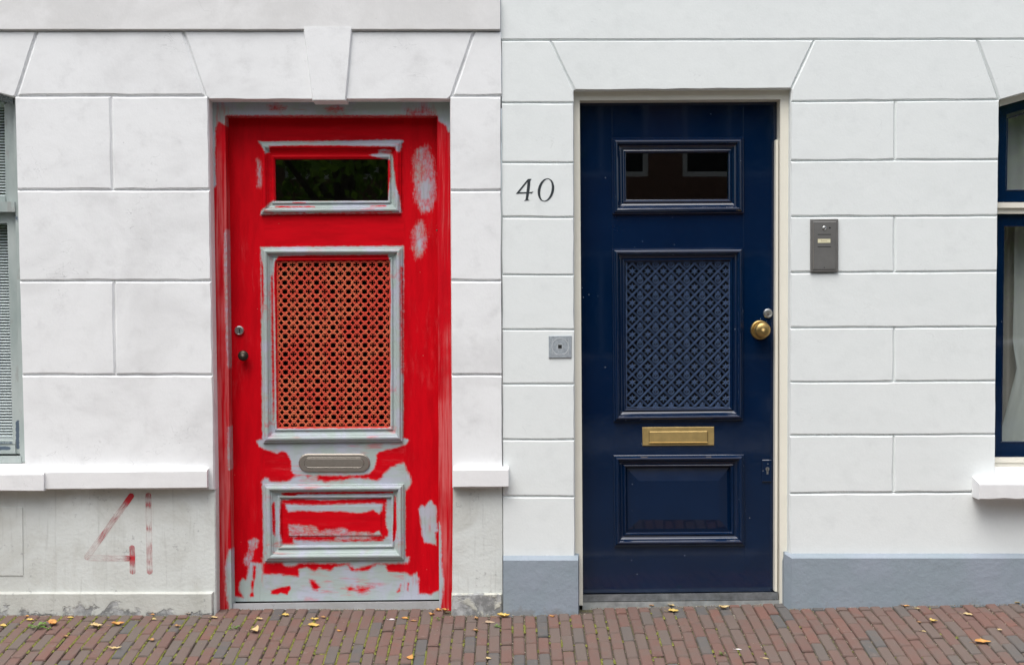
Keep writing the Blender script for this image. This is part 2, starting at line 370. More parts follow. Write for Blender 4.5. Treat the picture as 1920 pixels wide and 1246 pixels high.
def leaf_mat(name, a, b):
    g = G(name); c = g.mix(g.step(g.noise(70, 4, .6), .35, .7), a, b); g.bump(g.noise(180, 3), .3, .001)
    return g.set(Base_Color=c, Roughness=.6)
LM = {'y': leaf_mat('yellow_leaf', (.55, .36, .07), (.62, .47, .15)), 'o': leaf_mat('orange_leaf', (.50, .20, .05), (.58, .32, .09)),
      'p': leaf_mat('pale_leaf', (.60, .47, .24), (.50, .36, .16)), 'b': leaf_mat('brown_leaf', (.28, .14, .06), (.42, .24, .10)),
      't': leaf_mat('tan_leaf', (.38, .28, .18), (.45, .33, .22)), 'g': leaf_mat('green_leaf', (.10, .22, .025), (.16, .30, .04)),
      'w': leaf_mat('white_petal', (.75, .72, .74), (.65, .62, .64))}
M['foliage'] = moss_mat('tree_foliage', [(0, (.06, .13, .018)), (.5, (.11, .21, .03)), (1, (.17, .26, .04))])
_t = M['foliage'].node_tree; _tl = _t.nodes.new('ShaderNodeBsdfTranslucent'); _tl.inputs[0].default_value = (.16, .28, .03, 1); _mx = _t.nodes.new('ShaderNodeMixShader'); _mx.inputs[0].default_value = .45
_p = next(q for q in _t.nodes if q.type == 'BSDF_PRINCIPLED'); _o = next(q for q in _t.nodes if q.type == 'OUTPUT_MATERIAL'); _t.links.new(_p.outputs[0], _mx.inputs[1]); _t.links.new(_tl.outputs[0], _mx.inputs[2]); _t.links.new(_mx.outputs[0], _o.inputs[0])

# ------------------------------------------------------------------ ground
def gz(x, y):
    zw = 0.023*max(0.0, min(x, 4.0))
    if y >= 0: return zw+.06*y
    if y >= -1: return zw+.085*y-.08*y*y
    return zw-.165+.06*(y+1)
def ground_hit(px, py):
    lo, hi = -2.4, .3
    for _ in range(40):
        m = (lo+hi)/2; p = P(px, py, m)
        if p.z > gz(p.x, m): hi = m       # ray above ground at this depth -> move nearer wall is hi
        else: lo = m
        # the ray descends with depth, so it is above ground near the camera
    return None
def hit(px, py):
    best = None; prev = None
    for i in range(400):
        y = -2.4+i*.0068; p = P(px, py, y); d = p.z-gz(p.x, y)
        if prev is not None and prev > 0 >= d: return Vector((p.x, y, gz(p.x, y)))
        prev = d
    p = P(px, py, -.02); return Vector((p.x, -.02, gz(p.x, -.02)))
XS = [-8, -4, -2, 0, .5, 1, 1.5, 2, 2.5, 3, 4, 8]; YS = [.30, 0, -.1, -.2, -.3, -.4, -.5, -.6, -.7, -.8, -.9, -1, -1.5, -2.0, -2.5]
vs = [(x, y, gz(x, y)-.009) for y in YS for x in XS]; n = len(XS)
fs = [(j*n+i, j*n+i+1, (j+1)*n+i+1, (j+1)*n+i) for j in range(len(YS)-1) for i in range(n-1)]
pavement = tag(obj('pavement', vs, fs, M['joint'], fix=False), 'sloping brick pavement along the two house fronts', 'pavement', kind='structure')
k = MB(); k.box(-8, 8, -2.65, -2.51, -.6, -.235); tag(k.build('kerb', M['kerb']), 'grey kerb at the street edge of the pavement', 'kerb', kind='structure')
k = MB(); k.add([(-60, -2.66, -.33), (60, -2.66, -.33), (60, -9, -.33), (-60, -9, -.33)], [(0, 1, 2, 3)]); tag(k.build('road', M['asphalt'], fix=False), 'asphalt street in front of the houses', 'road', kind='structure')
k = MB(); k.add([(-400, 400, -.62), (400, 400, -.62), (400, -400, -.62), (-400, -400, -.62)], [(0, 1, 2, 3)]); tag(k.build('ground', M['grey_earth'], fix=False), 'open ground around the street', 'ground', kind='structure')
k = MB(); k.box(-60, 60, -13.5, -9.01, -.6, -.22); tag(k.build('far_pavement', M['kerb']), 'pavement on the far side of the street', 'pavement', kind='structure')

# clay pavers
def paver_mesh(i, w=.0458, l=.1650, h=.055):
    r = random.Random(i); a, b, c = w/2, l/2, .0045
    def ring(ins, z, j=0.0):
        A, B = a-ins, b-ins; q = [(-A+c, -B), (A-c, -B), (A, -B+c), (A, B-c), (A-c, B), (-A+c, B), (-A, B-c), (-A, -B+c)]
        return [(x+r.uniform(-j, j), y+r.uniform(-j, j), z+r.uniform(-j, j)*.4) for x, y in q]
    m = MB(); m.loft([ring(0, -h), ring(0, -.0050, .0009), ring(.0034, 0, .0012)], cap0=False); return m
pm = [paver_mesh(i) for i in range(8)]; pmesh = []
for i, m in enumerate(pm):
    me = bpy.data.meshes.new('brick'); me.from_pydata(m.v, [], m.f); me.materials.append(M['brick'])
    bm = bmesh.new(); bm.from_mesh(me); bmesh.ops.recalc_face_normals(bm, faces=bm.faces); bm.to_mesh(me); bm.free(); pmesh.append(me)
RED_X, BLUE_X = (P(408, 0, .09).x, P(846, 0, .09).x), (P(1090, 0, .06).x, P(1474, 0, .06).x)
def y_limit(x):
    if RED_X[0]+.03 < x < RED_X[1]-.03: return .082
    if BLUE_X[0]+.03 < x < BLUE_X[1]-.03: return .062
    return -.016
PW, PL = .0500, .1700
bricks = []; joints = []
wob = [random.uniform(-1, 1) for _ in range(200)]
for i in range(-60, 62):
    x = i*PW+.004*math.sin(i*.7)*.4+random.uniform(-.0012, .0012)
    ylim = y_limit(x); top = .14+((i % 2)*.5+.10*wob[i % 199]+.02*i*.5)*PL % PL
    y = top
    while y > -1.55:
        y1, y0 = min(y, ylim-random.uniform(0, .004)), y-PL+.0055
        L = y1-y0
        if L > .03:
            bricks.append((x, (y0+y1)/2, L)); joints.append((x+PW/2, y0, y1, 0)); joints.append((x, y0-.002, x-.022, 1))
        y -= PL+random.uniform(-.002, .002)
def proj(v):
    s = F/(D+v[1]); return CX+v[0]*s, CY-(v[2]-ZC)*s
seen = []; rest = []
for b in bricks:
    px, py = proj((b[0], b[1], gz(b[0], b[1])))
    (seen if -14 < px < 1934 and py < 1262 else rest).append((py, b))
seen.sort(key=lambda q: -q[0]*1.0-q[1][2]*60)
rest += seen[300:]; seen = seen[:300]
def brick_xform(b):
    x, y, L = b; e = 1e-3
    sx = (gz(x+e, y)-gz(x-e, y))/(2*e); sy = (gz(x, y+e)-gz(x, y-e))/(2*e)
    z = gz(x, y)+random.uniform(-.0025, .0025)
    rot = Euler((math.atan(sy)+random.gauss(0, .013), -math.atan(sx)+random.gauss(0, .012), random.gauss(0, .006)))
    return Vector((x, y, z)), rot, L/.1650
for py, b in seen:
    o = bpy.data.objects.new('brick', random.choice(pmesh)); C.objects.link(o); adopt(o, pavement)
    l, r, s = brick_xform(b); o.location = l; o.rotation_euler = r; o.scale = (random.uniform(.975, 1.0), s, 1)
k = MB()
for py, b in rest:
    l, r, s = brick_xform(b); X = Matrix.LocRotScale(l, r, Vector((.99, s, 1))); m = random.choice(pm)
    k.add([X @ Vector(v) for v in m.v], m.f)
o = k.build('brick_field', M['brick_isl'], pavement); o['kind'] = 'stuff'

# moss and grit in the joints
def blob(m, c, r, flat=.6):
    rx, ry, rz = r*random.uniform(.7, 1.3), r*random.uniform(.7, 1.3), r*flat*random.uniform(.7, 1.2); a = random.uniform(0, 6.3)
    vs = [(rx*math.cos(a+i*math.pi/2.5), ry*math.sin(a+i*math.pi/2.5), 0) for i in range(5)]
    vs = [(c[0]+x, c[1]+y, c[2]+z) for x, y, z in vs]+[(c[0], c[1], c[2]+rz)]
    m.add(vs, [(i, (i+1) % 5, 5) for i in range(5)])
from mathutils import noise as mn
moss, grit = MB(), MB()
for (x, a, b, kind) in joints:
    if kind == 0:
        if not -2.5 < x < 2.6 or b < -.85: continue
        px = CX+x*F/(D+.0); lush = .54 if px < 820 else (.40 if px < 1250 else (.30 if px < 1500 else .24))
        y = a
        while y < b:
            nv = (mn.noise(Vector((x*9, y*7, 3.0)))*.6+mn.noise(Vector((x*40, y*26, 5.0)))*.6)*.5+.5
            if nv > 1-lush+.02 and y < -.03 and random.random() < .9:
                for _ in range(2): blob(moss, (x+random.gauss(0, .0016), y+random.uniform(-.003, .003), gz(x, y)-.0025), random.uniform(.0020, .0050)*(.5+nv*.8), 1.3)
            elif random.random() < .18: blob(grit, (x+random.gauss(0, .002), y, gz(x, y)-.005), random.uniform(.0012, .0034), 1.2)
            y += .0042
    else:
        if not -2.5 < x < 2.6 or a < -.85 or a > -.04: continue
        if mn.noise(Vector((x*6, a*6, 9.0))) > .30:
            for q in range(9): blob(moss, (x+random.uniform(-.022, .022), a-.002+random.gauss(0, .0013), gz(x, a)-.006), random.uniform(.0022, .0046), 1.35)
# grit scattered on the bricks and along the wall foot
for _ in range(900):
    x, y = random.uniform(-2.4, 2.5), -abs(random.gauss(0, .33))-.01
    if y < -.8: continue
    blob(grit, (x, y, gz(x, y)+.0006), random.uniform(.0008, .0022), .8)
for _ in range(1500):
    x = random.uniform(-2.4, 2.5); y = y_limit(x)-abs(random.gauss(0, .009)); blob(grit, (x, y, gz(x, y)-.001), random.uniform(.001, .0034), 1.0)
tag(moss.build('moss', M['moss'], fix=False), 'yellow-green moss growing in the joints between the bricks', 'moss', kind='stuff')
tag(grit.build('grit', M['grit'], fix=False), 'sand and grit caught in the brick joints', 'grit', kind='stuff')

# ------------------------------------------------------------------ the two houses
houseL = thing('row_house', P(200, 1150), 'old off-white house front with blotchy plaster around the red door, number 41', 'house')
houseR = thing('row_house', P(1500, 1136), 'clean white house front with grooved plaster around the navy door, number 40', 'house')
TH = .34
def blk(house, poly, Yf, mat, ch=4.6, chd=.0115, jit=.85, name='facade_block', back=TH):
    m = MB(); m.block(poly, Yf, back, ch, chd, jit); return m.build(name, mat, house)
PO, PN = M['plaster_old'], M['plaster_new']
YL, YR = 0.0, 0.010
ARCL = [(27, 182), (0, 174), (-60, 155), (-140, 138), (-200, 134), (-260, 138), (-340, 155), (-400, 174), (-427, 182)]
ARCR = [(1874, 187), (1920, 174), (1980, 155), (2050, 141), (2100, 138), (2150, 141), (2220, 155), (2280, 174), (2326, 187)]
# left: voussoirs
blk(houseL, [(-470, 57), (70, 57)]+[(30, 180)]+ARCL+[(-430, 180)], YL, PO, [4, 4]+[4]+[1]*len(ARCL)+[4])
blk(houseL, [(70, 57), (342, 57), (385, 180), (30, 180)], YL, PO)
blk(houseL, [(342, 57), (580, 57), (600, 186), (391, 186), (385, 180)], YL, PO, [4, 0, 1.2, 3, 4])
blk(houseL, [(650, 57), (890, 58), (848, 180), (843, 185.5), (640, 185.5)], YL, PO, [4, 4, 4, 1.2, 0])
blk(houseL, [(890, 58), (938.5, 59), (940, 180), (848, 180)], YL, PO, [4, 0, 4, 4])
# band with the keystone
m = MB(); m.block([(-900, -3), (938, -3), (938, 56.5), (-900, 56.5)], YL-.014, TH, [3, 0, 2.0, 0], .006, .3); m.build('facade_band', M['plaster_stained'], houseL)
m = MB(); m.block([(567.9, 50), (660.6, 50), (648.5, 189.5), (585.5, 189.5)], YL-.0148, TH, [0, 2, 2.2, 2], .008, .25); m.build('keystone', PO, houseL)
# left pier
gl = [180, 356, 526.5, 702.5, 917.5]
def xl(y): return 27+(y-182)*.0263
def xr(y): return 390.5+(y-186)*.0168
for r in range(4):
    a, b = gl[r], gl[r+1]; c4 = 4 if r < 3 else 0.5
    if r in (0, 2):
        s0, s1 = 208.5+(a-183)*.015, 208.5+(b-183)*.015
        blk(houseL, [(xl(a), a), (s0, a), (s1, b), (xl(b), b)], YL, PO, [4, 4, c4, 2]); blk(houseL, [(s0, a), (xr(a), a), (xr(b), b), (s1, b)], YL, PO, [4, 2.4, c4, 4])
    else: blk(houseL, [(xl(a), a), (xr(a), a), (xr(b), b), (xl(b), b)], YL, PO, [4, 2.4, c4, 2])
# narrow pier right of the red door
gm = [180, 357, 526, 702, 914.5]
for r in range(4):
    a, b = gm[r], gm[r+1]; q = lambda y: 843.5+(y-183)*.006; e = lambda y: 938.5+(y-183)*.0045
    blk(houseL, [(q(a), a), (e(a), a), (e(b), b), (q(b), b)], YL, PO, [4, 1, 4 if r < 3 else .5, 1.5])
# base walls and plinths
blk(houseL, [(-427, 917), (404, 917), (406, 1160), (-427, 1160)], .012, M['base_old'], [0, 2, 0, 0], .006, .3, 'base_wall')
m = MB(); m.hexa([(-427, 951, .0085), (42, 951, .0085), (43, 1078, .0085), (-427, 1078, .0085)], [(-427, 951, .02), (44, 949, .02), (45, 1080, .02), (-427, 1080, .02)]); m.build('base_panel', M['base_old'], houseL)
blk(houseL, [(849, 914), (942, 914), (943.5, 1160), (847.5, 1160)], .012, M['base_old'], [0, 1, 0, 1.5], .006, .3, 'base_wall')
def plinth(poly, Yf, ch, chd, mat, nm='plinth', h=houseL): blk(h, poly, Yf, mat, ch, chd, .35, nm)
plinth([(-430, 1110), (399, 1110), (399, 1190), (-430, 1190)], -.006, [3, 2.2, 0, 0], .012, M['plinth_old'])
plinth([(846.5, 1113), (941, 1112), (942, 1190), (845.5, 1190)], -.004, [2.5, 1, 0, 2], .01, M['plinth_peel'])
# sill bands
SW = M['sill_white']
def sill(house, fr, Yf, Yb, topback, botback=None, nm='sill_band', mat=SW, jit=0):
    """fr: front face px quad TL,TR,BR,BL at Yf; topback: px y of the sloping top where it meets the wall"""
    tl, tr, br, bl = fr; ce = .012
    m = MB(); p = [P(x, y, Yf) for x, y in fr]; zt = P(0, topback, Yb).z
    N = max(2, int((tr[0]-tl[0])/26)); rows = []
    for i in range(N+1):
        t = i/N; a = p[0].lerp(p[1], t); b = p[3].lerp(p[2], t)
        j1, j2 = (random.uniform(-jit, jit) for _ in range(2))
        rows.append([(a.x, Yb+.06, zt+.006), (a.x, Yb, zt), (a.x, Yf+.004, a.z+.003+j1), (a.x, Yf, a.z-.003+j1), (b.x, Yf, b.z+.003+j2), (b.x, Yf+.003, b.z+j2), (b.x, Yb+.06, b.z)])
    m.loft(rows); return m.build(nm, mat, house)
sill(houseL, [(81, 884.5), (388, 882), (388, 914.5), (81, 917)], -.042, 0.0, 877.5, jit=.0009)
sill(houseL, [(-430, 890), (82, 888), (82, 920), (-430, 921)], -.056, 0.0, 877, nm='window_sill', jit=.0009)
sill(houseL, [(850, 880.5), (953.5, 879.5), (953.5, 912), (850, 913)], -.036, 0.0, 874.5, jit=.0009)

# right: band, voussoirs, piers
m = MB(); m.block([(939, -90), (2800, -90), (2800, 72), (939, 75.5)], YR, TH, [3, 0, 3.2, 0], .009, .3); m.build('facade_band', PN, houseR)
c3 = dict(ch=3.4, chd=.009, jit=.35)
def br(poly, ch, nm='facade_block'): blk(houseR, poly, YR, PN, [c*1.05 for c in ch], .0105, .75, nm)
br([(940, 75.5), (1031.5, 75.3), (1076, 168.5), (1076.5, 193), (940.5, 192.5)], [3.2, 3.2, 1.5, 3.2, 1.0])
br([(1031.5, 75.3), (1527, 74.2), (1484.5, 165.5), (1076, 168.5)], [3.2, 3.2, 1.0, 3.2])
br([(1527, 74.2), (1832, 73.6), (1873, 187), (1483, 190.8), (1484.5, 165.5)], [3.2, 3.2, 3.2, 2.4, 3.2])
br([(1832, 73.6), (2368, 73), (2328, 187)]+ARCR[::-1], [3.2, 3.2, 3.2]+[1]*(len(ARCR)-1)+[3.2])
gmid = [193, 305, 407.5, 515.5, 618, 720, 824, 930.5, 1042]
for r in range(8):
    a, b = gmid[r], gmid[r+1]; e = lambda y: 940.5+(y-193)*.003; q = lambda y: 1076+(y-193)*.003
    br([(e(a), a-.6), (q(a), a), (q(b), b), (e(b), b-.4 if r < 7 else b)], [3.2, 2.0, 3.2 if r < 7 else 0, 1.0])
gr0 = [190.8, 301.5, 406.2, 511, 614.6, 716, 815.8, 924.2, 1040]; gr1 = [187, 299, 404.5, 508.4, 612.5, 714, 814, 921.5, 1042]
ql = lambda y: 1483-(y-190)*.004; qe = lambda y: 1874-(y-187)*.0118
for r in range(8):
    a0, b0, a1, b1 = gr0[r], gr0[r+1], gr1[r], gr1[r+1]; last = 3.2 if r < 7 else 0
    xe0, xe1 = (qe(a1), qe(b1)) if r < 7 else (2800, 2800)
    if r == 7: br([(ql(a0), a0), (2800, a1-2), (2800, b1), (ql(b0), b0)], [3.2, 0, 0, 2.4]); continue
    if r in (0, 2, 4, 6):
        s = 1678.5-(a0-190)*.004; am, bm_ = (a0+a1)/2, (b0+b1)/2
        br([(ql(a0), a0), (s, am), (s-.4, bm_), (ql(b0), b0)], [3.2, 3.2, last, 2.4]); br([(s, am), (xe0, a1), (xe1, b1), (s-.4, bm_)], [3.2, 1.6, last, 3.2])
    else: br([(ql(a0), a0), (xe0, a1), (xe1, b1), (ql(b0), b0)], [3.2, 1.6, last, 2.4])
m = MB(); m.prism([(1865, 893), (2330, 893), (2330, 921), (1865, 921)], YR+.004, TH); m.build('wall_under_window', PN, houseR)
# blue-grey plinths: front face with a chamfered top and ends
def plinth_b(x0, x1, top, zb, c, left, right):
    Yf = YR-.028
    m = MB()
    a = P(x0, top+9.5, Yf); b = P(x1, top+9.5, Yf); t0 = P(x0, top, YR); t1 = P(x1, top, YR)
    N = 16; rows = []
    xs = [a.x+(b.x-a.x)*i/N for i in range(N+1)]
    xs = [a.x]+xs[1:-1]+[b.x]
    for i, x in enumerate(xs):
        rows.append([(x, TH, zb), (x, Yf, zb), (x, Yf, a.z), (x, YR+.001, t0.z), (x, TH, t0.z)])
    if left: rows.insert(0, [(xs[0]-.025*left, TH, zb), (xs[0]-.025*left, YR+.012, zb), (xs[0]-.025*left, YR+.012, t0.z-.004), (xs[0]-.02*left, YR+.014, t0.z), (xs[0]-.02*left, TH, t0.z)])
    if right: rows.append([(xs[-1]+.012*right, TH, zb), (xs[-1]+.012*right, YR+.02, zb), (xs[-1]+.012*right, YR+.02, t0.z-.004), (xs[-1]+.012*right, YR+.022, t0.z), (xs[-1]+.012*right, TH, t0.z)])
    m.loft(rows); return m.build('plinth', M['plinth_blue'], houseR)
plinth_b(943.5, 1084, 1040.5, -.06, 0, 0, .6)
plinth_b(1484.5, 2800, 1036.5, -.06, 0, 1, 0)
# right sill
m = MB(); Yf = -.082
fr = [P(1836.5, 907, Yf), P(2400, 907, Yf), P(2400, 936, Yf), P(1835.5, 936, Yf)]; z0 = P(0, 892.5, YR).z; zb = fr[2].z; rows = []
for i in range(25):
    t = i/24; x = fr[0].x+(fr[1].x-fr[0].x)*t; ch = random.choice([0, 0, 0, .002, .004]) if i > 1 else 0
    rows.append([(x, YR+.1, z0+.012), (x, YR, z0), (x, Yf+.004, fr[0].z+.001), (x, Yf, fr[0].z-.003), (x, Yf, zb+.004+ch), (x, Yf+.004+ch, zb), (x, YR+.1, zb)])
m.loft(rows); m.build('window_sill', M['sill_white'], houseR)

# off-frame remainder of both fronts, upper storey, rooms and roofs
def offside(house, x0, x1, mat, base_mat, top, yb):
    m = MB(); m.prism([(x0, top), (x1, top), (x1, 915), (x0, 915)], .004, TH); m.build('side_pier', mat, house)
    m = MB(); m.prism([(x0, 915), (x1, 915), (x1, 1200), (x0, 1200)], .010, TH); m.build('base_wall', base_mat, house)
offside(houseL, -900, -428, PO, M['base_old'], 57, 0)
m = MB(); m.prism([(2329, 74), (2800, 74), (2800, 920), (2329, 920)], .011, TH); m.build('side_pier', PN, houseR)
for h, x0, x1, top, mt in ((houseL, -900, 938, -3.5, PO), (houseR, 939, 2800, -90.5, PN)):
    a, b = P(x0, top, .002), P(x1, top, .002)
    m = MB(); m.box(a.x, b.x, .002, TH, a.z, 5.6); m.build('upper_wall', mt, h)
    m = MB(); m.box(a.x-.0, b.x, -.18, TH, 5.601, 5.75); m.build('cornice', M['sill_white'], h)
    m = MB(); m.add([(a.x, -.2, 5.752), (b.x, -.2, 5.752), (b.x, 3.0, 8.2), (a.x, 3.0, 8.2), (a.x, 6.2, 5.752), (b.x, 6.2, 5.752)], [(0, 1, 2, 3), (3, 2, 5, 4), (0, 3, 4), (1, 5, 2)]); m.build('roof', M['roof'], h)
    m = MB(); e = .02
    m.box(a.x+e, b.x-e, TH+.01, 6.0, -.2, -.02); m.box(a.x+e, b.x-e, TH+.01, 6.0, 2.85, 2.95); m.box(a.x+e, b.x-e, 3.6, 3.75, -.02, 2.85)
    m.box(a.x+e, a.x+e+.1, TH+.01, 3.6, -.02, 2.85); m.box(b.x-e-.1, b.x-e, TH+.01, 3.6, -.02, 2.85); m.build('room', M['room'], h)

# ------------------------------------------------------------------ paint patches (in photo px): '+' bare primer, '-' red left standing
def sdf(pts, poly):
    q = np.asarray(poly, float); x, y = pts[:, 0], pts[:, 1]; d = np.full(len(pts), 1e9); ins = np.zeros(len(pts), bool)
    n = len(q)
    for i in range(n):
        a, b = q[i], q[(i+1) % n]; e = b-a; L2 = max(1e-9, e@e)
        t = np.clip(((x-a[0])*e[0]+(y-a[1])*e[1])/L2, 0, 1)
        d = np.minimum(d, np.hypot(x-a[0]-t*e[0], y-a[1]-t*e[1]))
        c = ((a[1] > y) != (b[1] > y))
        with np.errstate(divide='ignore', invalid='ignore'): xi = (b[0]-a[0])*(y-a[1])/(b[1]-a[1])+a[0]
        ins ^= c & (x < xi)
    return np.where(ins, d, -d)
def field(pts, patches):
    pts = np.asarray(pts, float); f = np.full(len(pts), -1.3)
    for sg, soft, poly in patches:
        q = np.asarray(poly, float); lo, hi = q.min(0)-soft*2-1, q.max(0)+soft*2+1
        m = (pts[:, 0] > lo[0]) & (pts[:, 0] < hi[0]) & (pts[:, 1] > lo[1]) & (pts[:, 1] < hi[1])
        if not m.any(): continue
        v = np.clip(sdf(pts[m], poly)/(soft*1.35), -1.3, 1.3)
        f[m] = np.maximum(f[m], v) if sg == '+' else (np.maximum(f[m], np.minimum(v, .02)) if sg == '~' else np.minimum(f[m], -v))
    return f
LEAF = [
 ('+', 2.5, [(481, 826), (486, 836), (498, 842), (508, 845), (519, 849), (528, 845), (536, 846), (540, 853), (545, 861), (547, 870), (546, 882), (549, 887), (557, 890), (600, 891), (640, 891), (680, 890), (693, 887), (702, 876), (705, 866), (706, 858), (705, 852), (710, 847), (722, 843), (733, 841), (745, 838), (755, 835), (762, 832), (767, 824), (756, 820), (494, 822)]),
 ('+', 3.5, [(492, 912), (491, 903), (496, 897), (503, 897), (504, 902), (515, 903), (540, 902), (550, 895), (558, 890), (572, 889), (577, 895), (586, 890), (593, 891), (596, 899), (610, 903), (640, 900), (660, 896), (690, 897), (705, 901), (716, 896), (722, 885), (732, 877), (748, 870), (757, 868), (762, 880), (768, 890), (771, 903), (766, 914), (757, 922), (757, 912)]),
 ('+', 2, [(491, 905), (496, 903), (496, 928), (492, 925)]),
 ('~', 4, [(468, 1013), (477, 1010), (484, 1013), (481, 1024), (474, 1031), (474, 1043), (468, 1054), (461, 1058), (458, 1050), (462, 1040), (469, 1030)]),
 ('+', 3, [(469, 1052), (478, 1054), (492, 1055), (493, 1076), (520, 1076), (548, 1079), (560, 1081), (561, 1066), (575, 1063), (590, 1070), (598, 1065), (620, 1069), (628, 1062), (650, 1059), (658, 1068), (668, 1070), (690, 1069), (700, 1062), (706, 1057), (722, 1058), (727, 1071), (745, 1072), (762, 1074), (771, 1079), (781, 1073), (785, 1085), (785, 1112), (808, 1114), (822, 1106), (828, 1130), (438, 1132), (440, 1117), (456, 1119), (449, 1106), (449, 1092), (455, 1084), (462, 1086), (465, 1072)]),
 ('-', 2.5, [(475, 1058), (480, 1060), (479, 1082), (476, 1090), (473, 1080)]),
 ('-', 2, [(472, 1086), (477, 1088), (476, 1100), (474, 1108), (476, 1113), (477, 1118), (470, 1119), (468, 1115), (472, 1108), (470, 1096)]),
 ('-', 2, [(508, 1106), (522, 1101), (544, 1097), (546, 1104), (541, 1109), (539, 1114), (527, 1111), (520, 1114), (508, 1113)]),
 ('-', 3.5, [(580, 1085), (592, 1089), (600, 1100), (594, 1106), (586, 1104), (583, 1097)]),
 ('-', 5, [(651, 1100), (660, 1098), (668, 1104), (652, 1108)]), ('-', 7, [(670, 1100), (700, 1098), (690, 1108), (672, 1110)]),
 ('-', 3, [(746, 1105), (752, 1094), (751, 1108), (744, 1111)]), ('-', 2, [(764, 1091), (768, 1092), (766, 1100), (766, 1108), (763, 1104)]),
 ('+', 3.5, [(492, 1046), (766, 1044), (765, 1054), (755, 1055), (700, 1056), (665, 1066), (655, 1056), (560, 1054), (552, 1060), (535, 1060), (528, 1054), (494, 1054)]),
 ('+', 2.5, [(785, 953), (791, 946), (797, 951), (803, 941), (809, 937), (812, 945), (818, 948), (818, 970), (820, 990), (822, 994), (816, 998), (818, 1021), (808, 1018), (796, 1016), (791, 1000), (788, 972)]),
 ('~', 8, [(784, 282), (800, 276), (808, 300), (813, 340), (814, 372), (806, 392), (792, 396), (781, 372), (779, 330), (780, 300)]),
 ('+', 8, [(788, 342), (804, 330), (811, 345), (808, 376), (790, 378), (784, 360)]),
 ('~', 9, [(777, 432), (789, 418), (796, 440), (792, 470), (783, 480), (777, 462)]), ('+', 5, [(781, 450), (790, 446), (790, 470), (783, 473)]),
 # upper moulding
 ('+', 2, [(484, 264), (490, 266), (560, 265), (640, 264), (754, 262), (757, 265), (752, 270), (740, 276), (640, 274), (560, 273.5), (506, 275), (505, 285), (499, 288), (493, 276)]),
 ('+', 2, [(735, 263), (754, 263), (751, 284), (745, 286), (741, 276)]),
 ('+', 2, [(692, 291), (712, 287), (730, 288), (736, 291), (739, 320), (743, 350), (750, 372), (752, 398), (730, 380), (727, 372), (733, 330), (732, 300), (712, 296)]),
 ('+', 2.5, [(508, 378), (516, 376), (728, 375), (735, 364), (748, 378), (752, 399), (600, 400), (500, 402), (488, 403), (490, 396), (500, 390)]),
 ('-', 1.2, [(516, 386), (590, 386.5), (592, 389), (516, 389.5)]), ('-', 1.2, [(695, 386), (725, 384.5), (724, 387.5), (695, 388)]), ('-', 1.2, [(500, 399), (575, 398.5), (575, 400), (500, 401)]), ('-', 1.2, [(640, 398), (735, 396.5), (735, 398.5), (640, 400)]), ('-', 1.0, [(548, 379.5), (575, 379), (575, 381), (550, 381.5)]),
 ('+', 1.5, [(708, 282), (722, 281), (734, 282), (734, 284), (710, 284)]),
 ('~', 6, [(484, 300), (489, 310), (490, 350), (486, 350)]),
 # grille moulding
 ('+', 2.0, [(488, 463), (757, 461), (757, 466), (756, 829), (492, 831), (489, 500)]),
 ('-', 1.6, [(522, 480), (540, 479), (728, 477), (731, 490), (733, 560), (731, 640), (733, 690), (731, 720), (731, 760), (729, 802), (519, 803), (516, 600), (513.5, 520), (515, 491)]),
 ('-', 2.2, [(508, 520), (511.5, 510), (513, 600), (515, 700), (515, 770), (512, 790), (509, 640)]), ('-', 3, [(489, 480), (495, 500), (497, 560), (492, 600)]), ('-', 4, [(751, 500), (757, 500), (757, 700), (753, 700)]),
 # bottom panel
 ('+', 2.0, [(492, 905), (760, 905), (760, 1050), (494, 1052)]),
 ('-', 1.4, [(527, 923), (560, 921.5), (738, 920), (738, 924), (700, 925), (560, 926), (550, 929), (528, 928)]),
 ('-', 1.6, [(510, 945), (515, 938), (517, 980), (516, 1006), (512, 1000)]), ('-', 1.5, [(739, 925), (743, 930), (744, 990), (741, 1012), (737, 1014), (736, 1000), (738, 960)]),
 ('-', 2.2, [(527, 937), (560, 934), (600, 937), (640, 936), (726, 933), (724, 950), (724, 985), (728, 995), (728, 1003), (722, 1009), (716, 1014), (640, 1015), (590, 1016), (560, 1018), (548, 1020), (530, 1019), (525, 1000), (525, 950)]),
 ('+', 2.6, [(534, 944), (545, 945), (580, 947), (640, 945), (700, 943), (717, 945), (716, 956), (711, 962), (700, 955), (676, 961), (660, 960), (640, 957), (600, 958), (560, 956), (545, 958), (539, 959)]),
 ('~', 4.5, [(542, 984), (575, 986), (592, 989), (598, 996), (620, 994), (640, 990), (652, 996), (690, 999), (713, 1000), (713, 1003), (544, 1003)]),
 ('+', 2.5, [(550, 1008), (556, 1012), (590, 1014), (640, 1013), (620, 1017), (550, 1020)]), ('+', 4, [(640, 1004), (700, 1004), (690, 1008), (630, 1010)]), ('+', 2, [(699, 1000), (711, 994), (713, 1001)]),
]
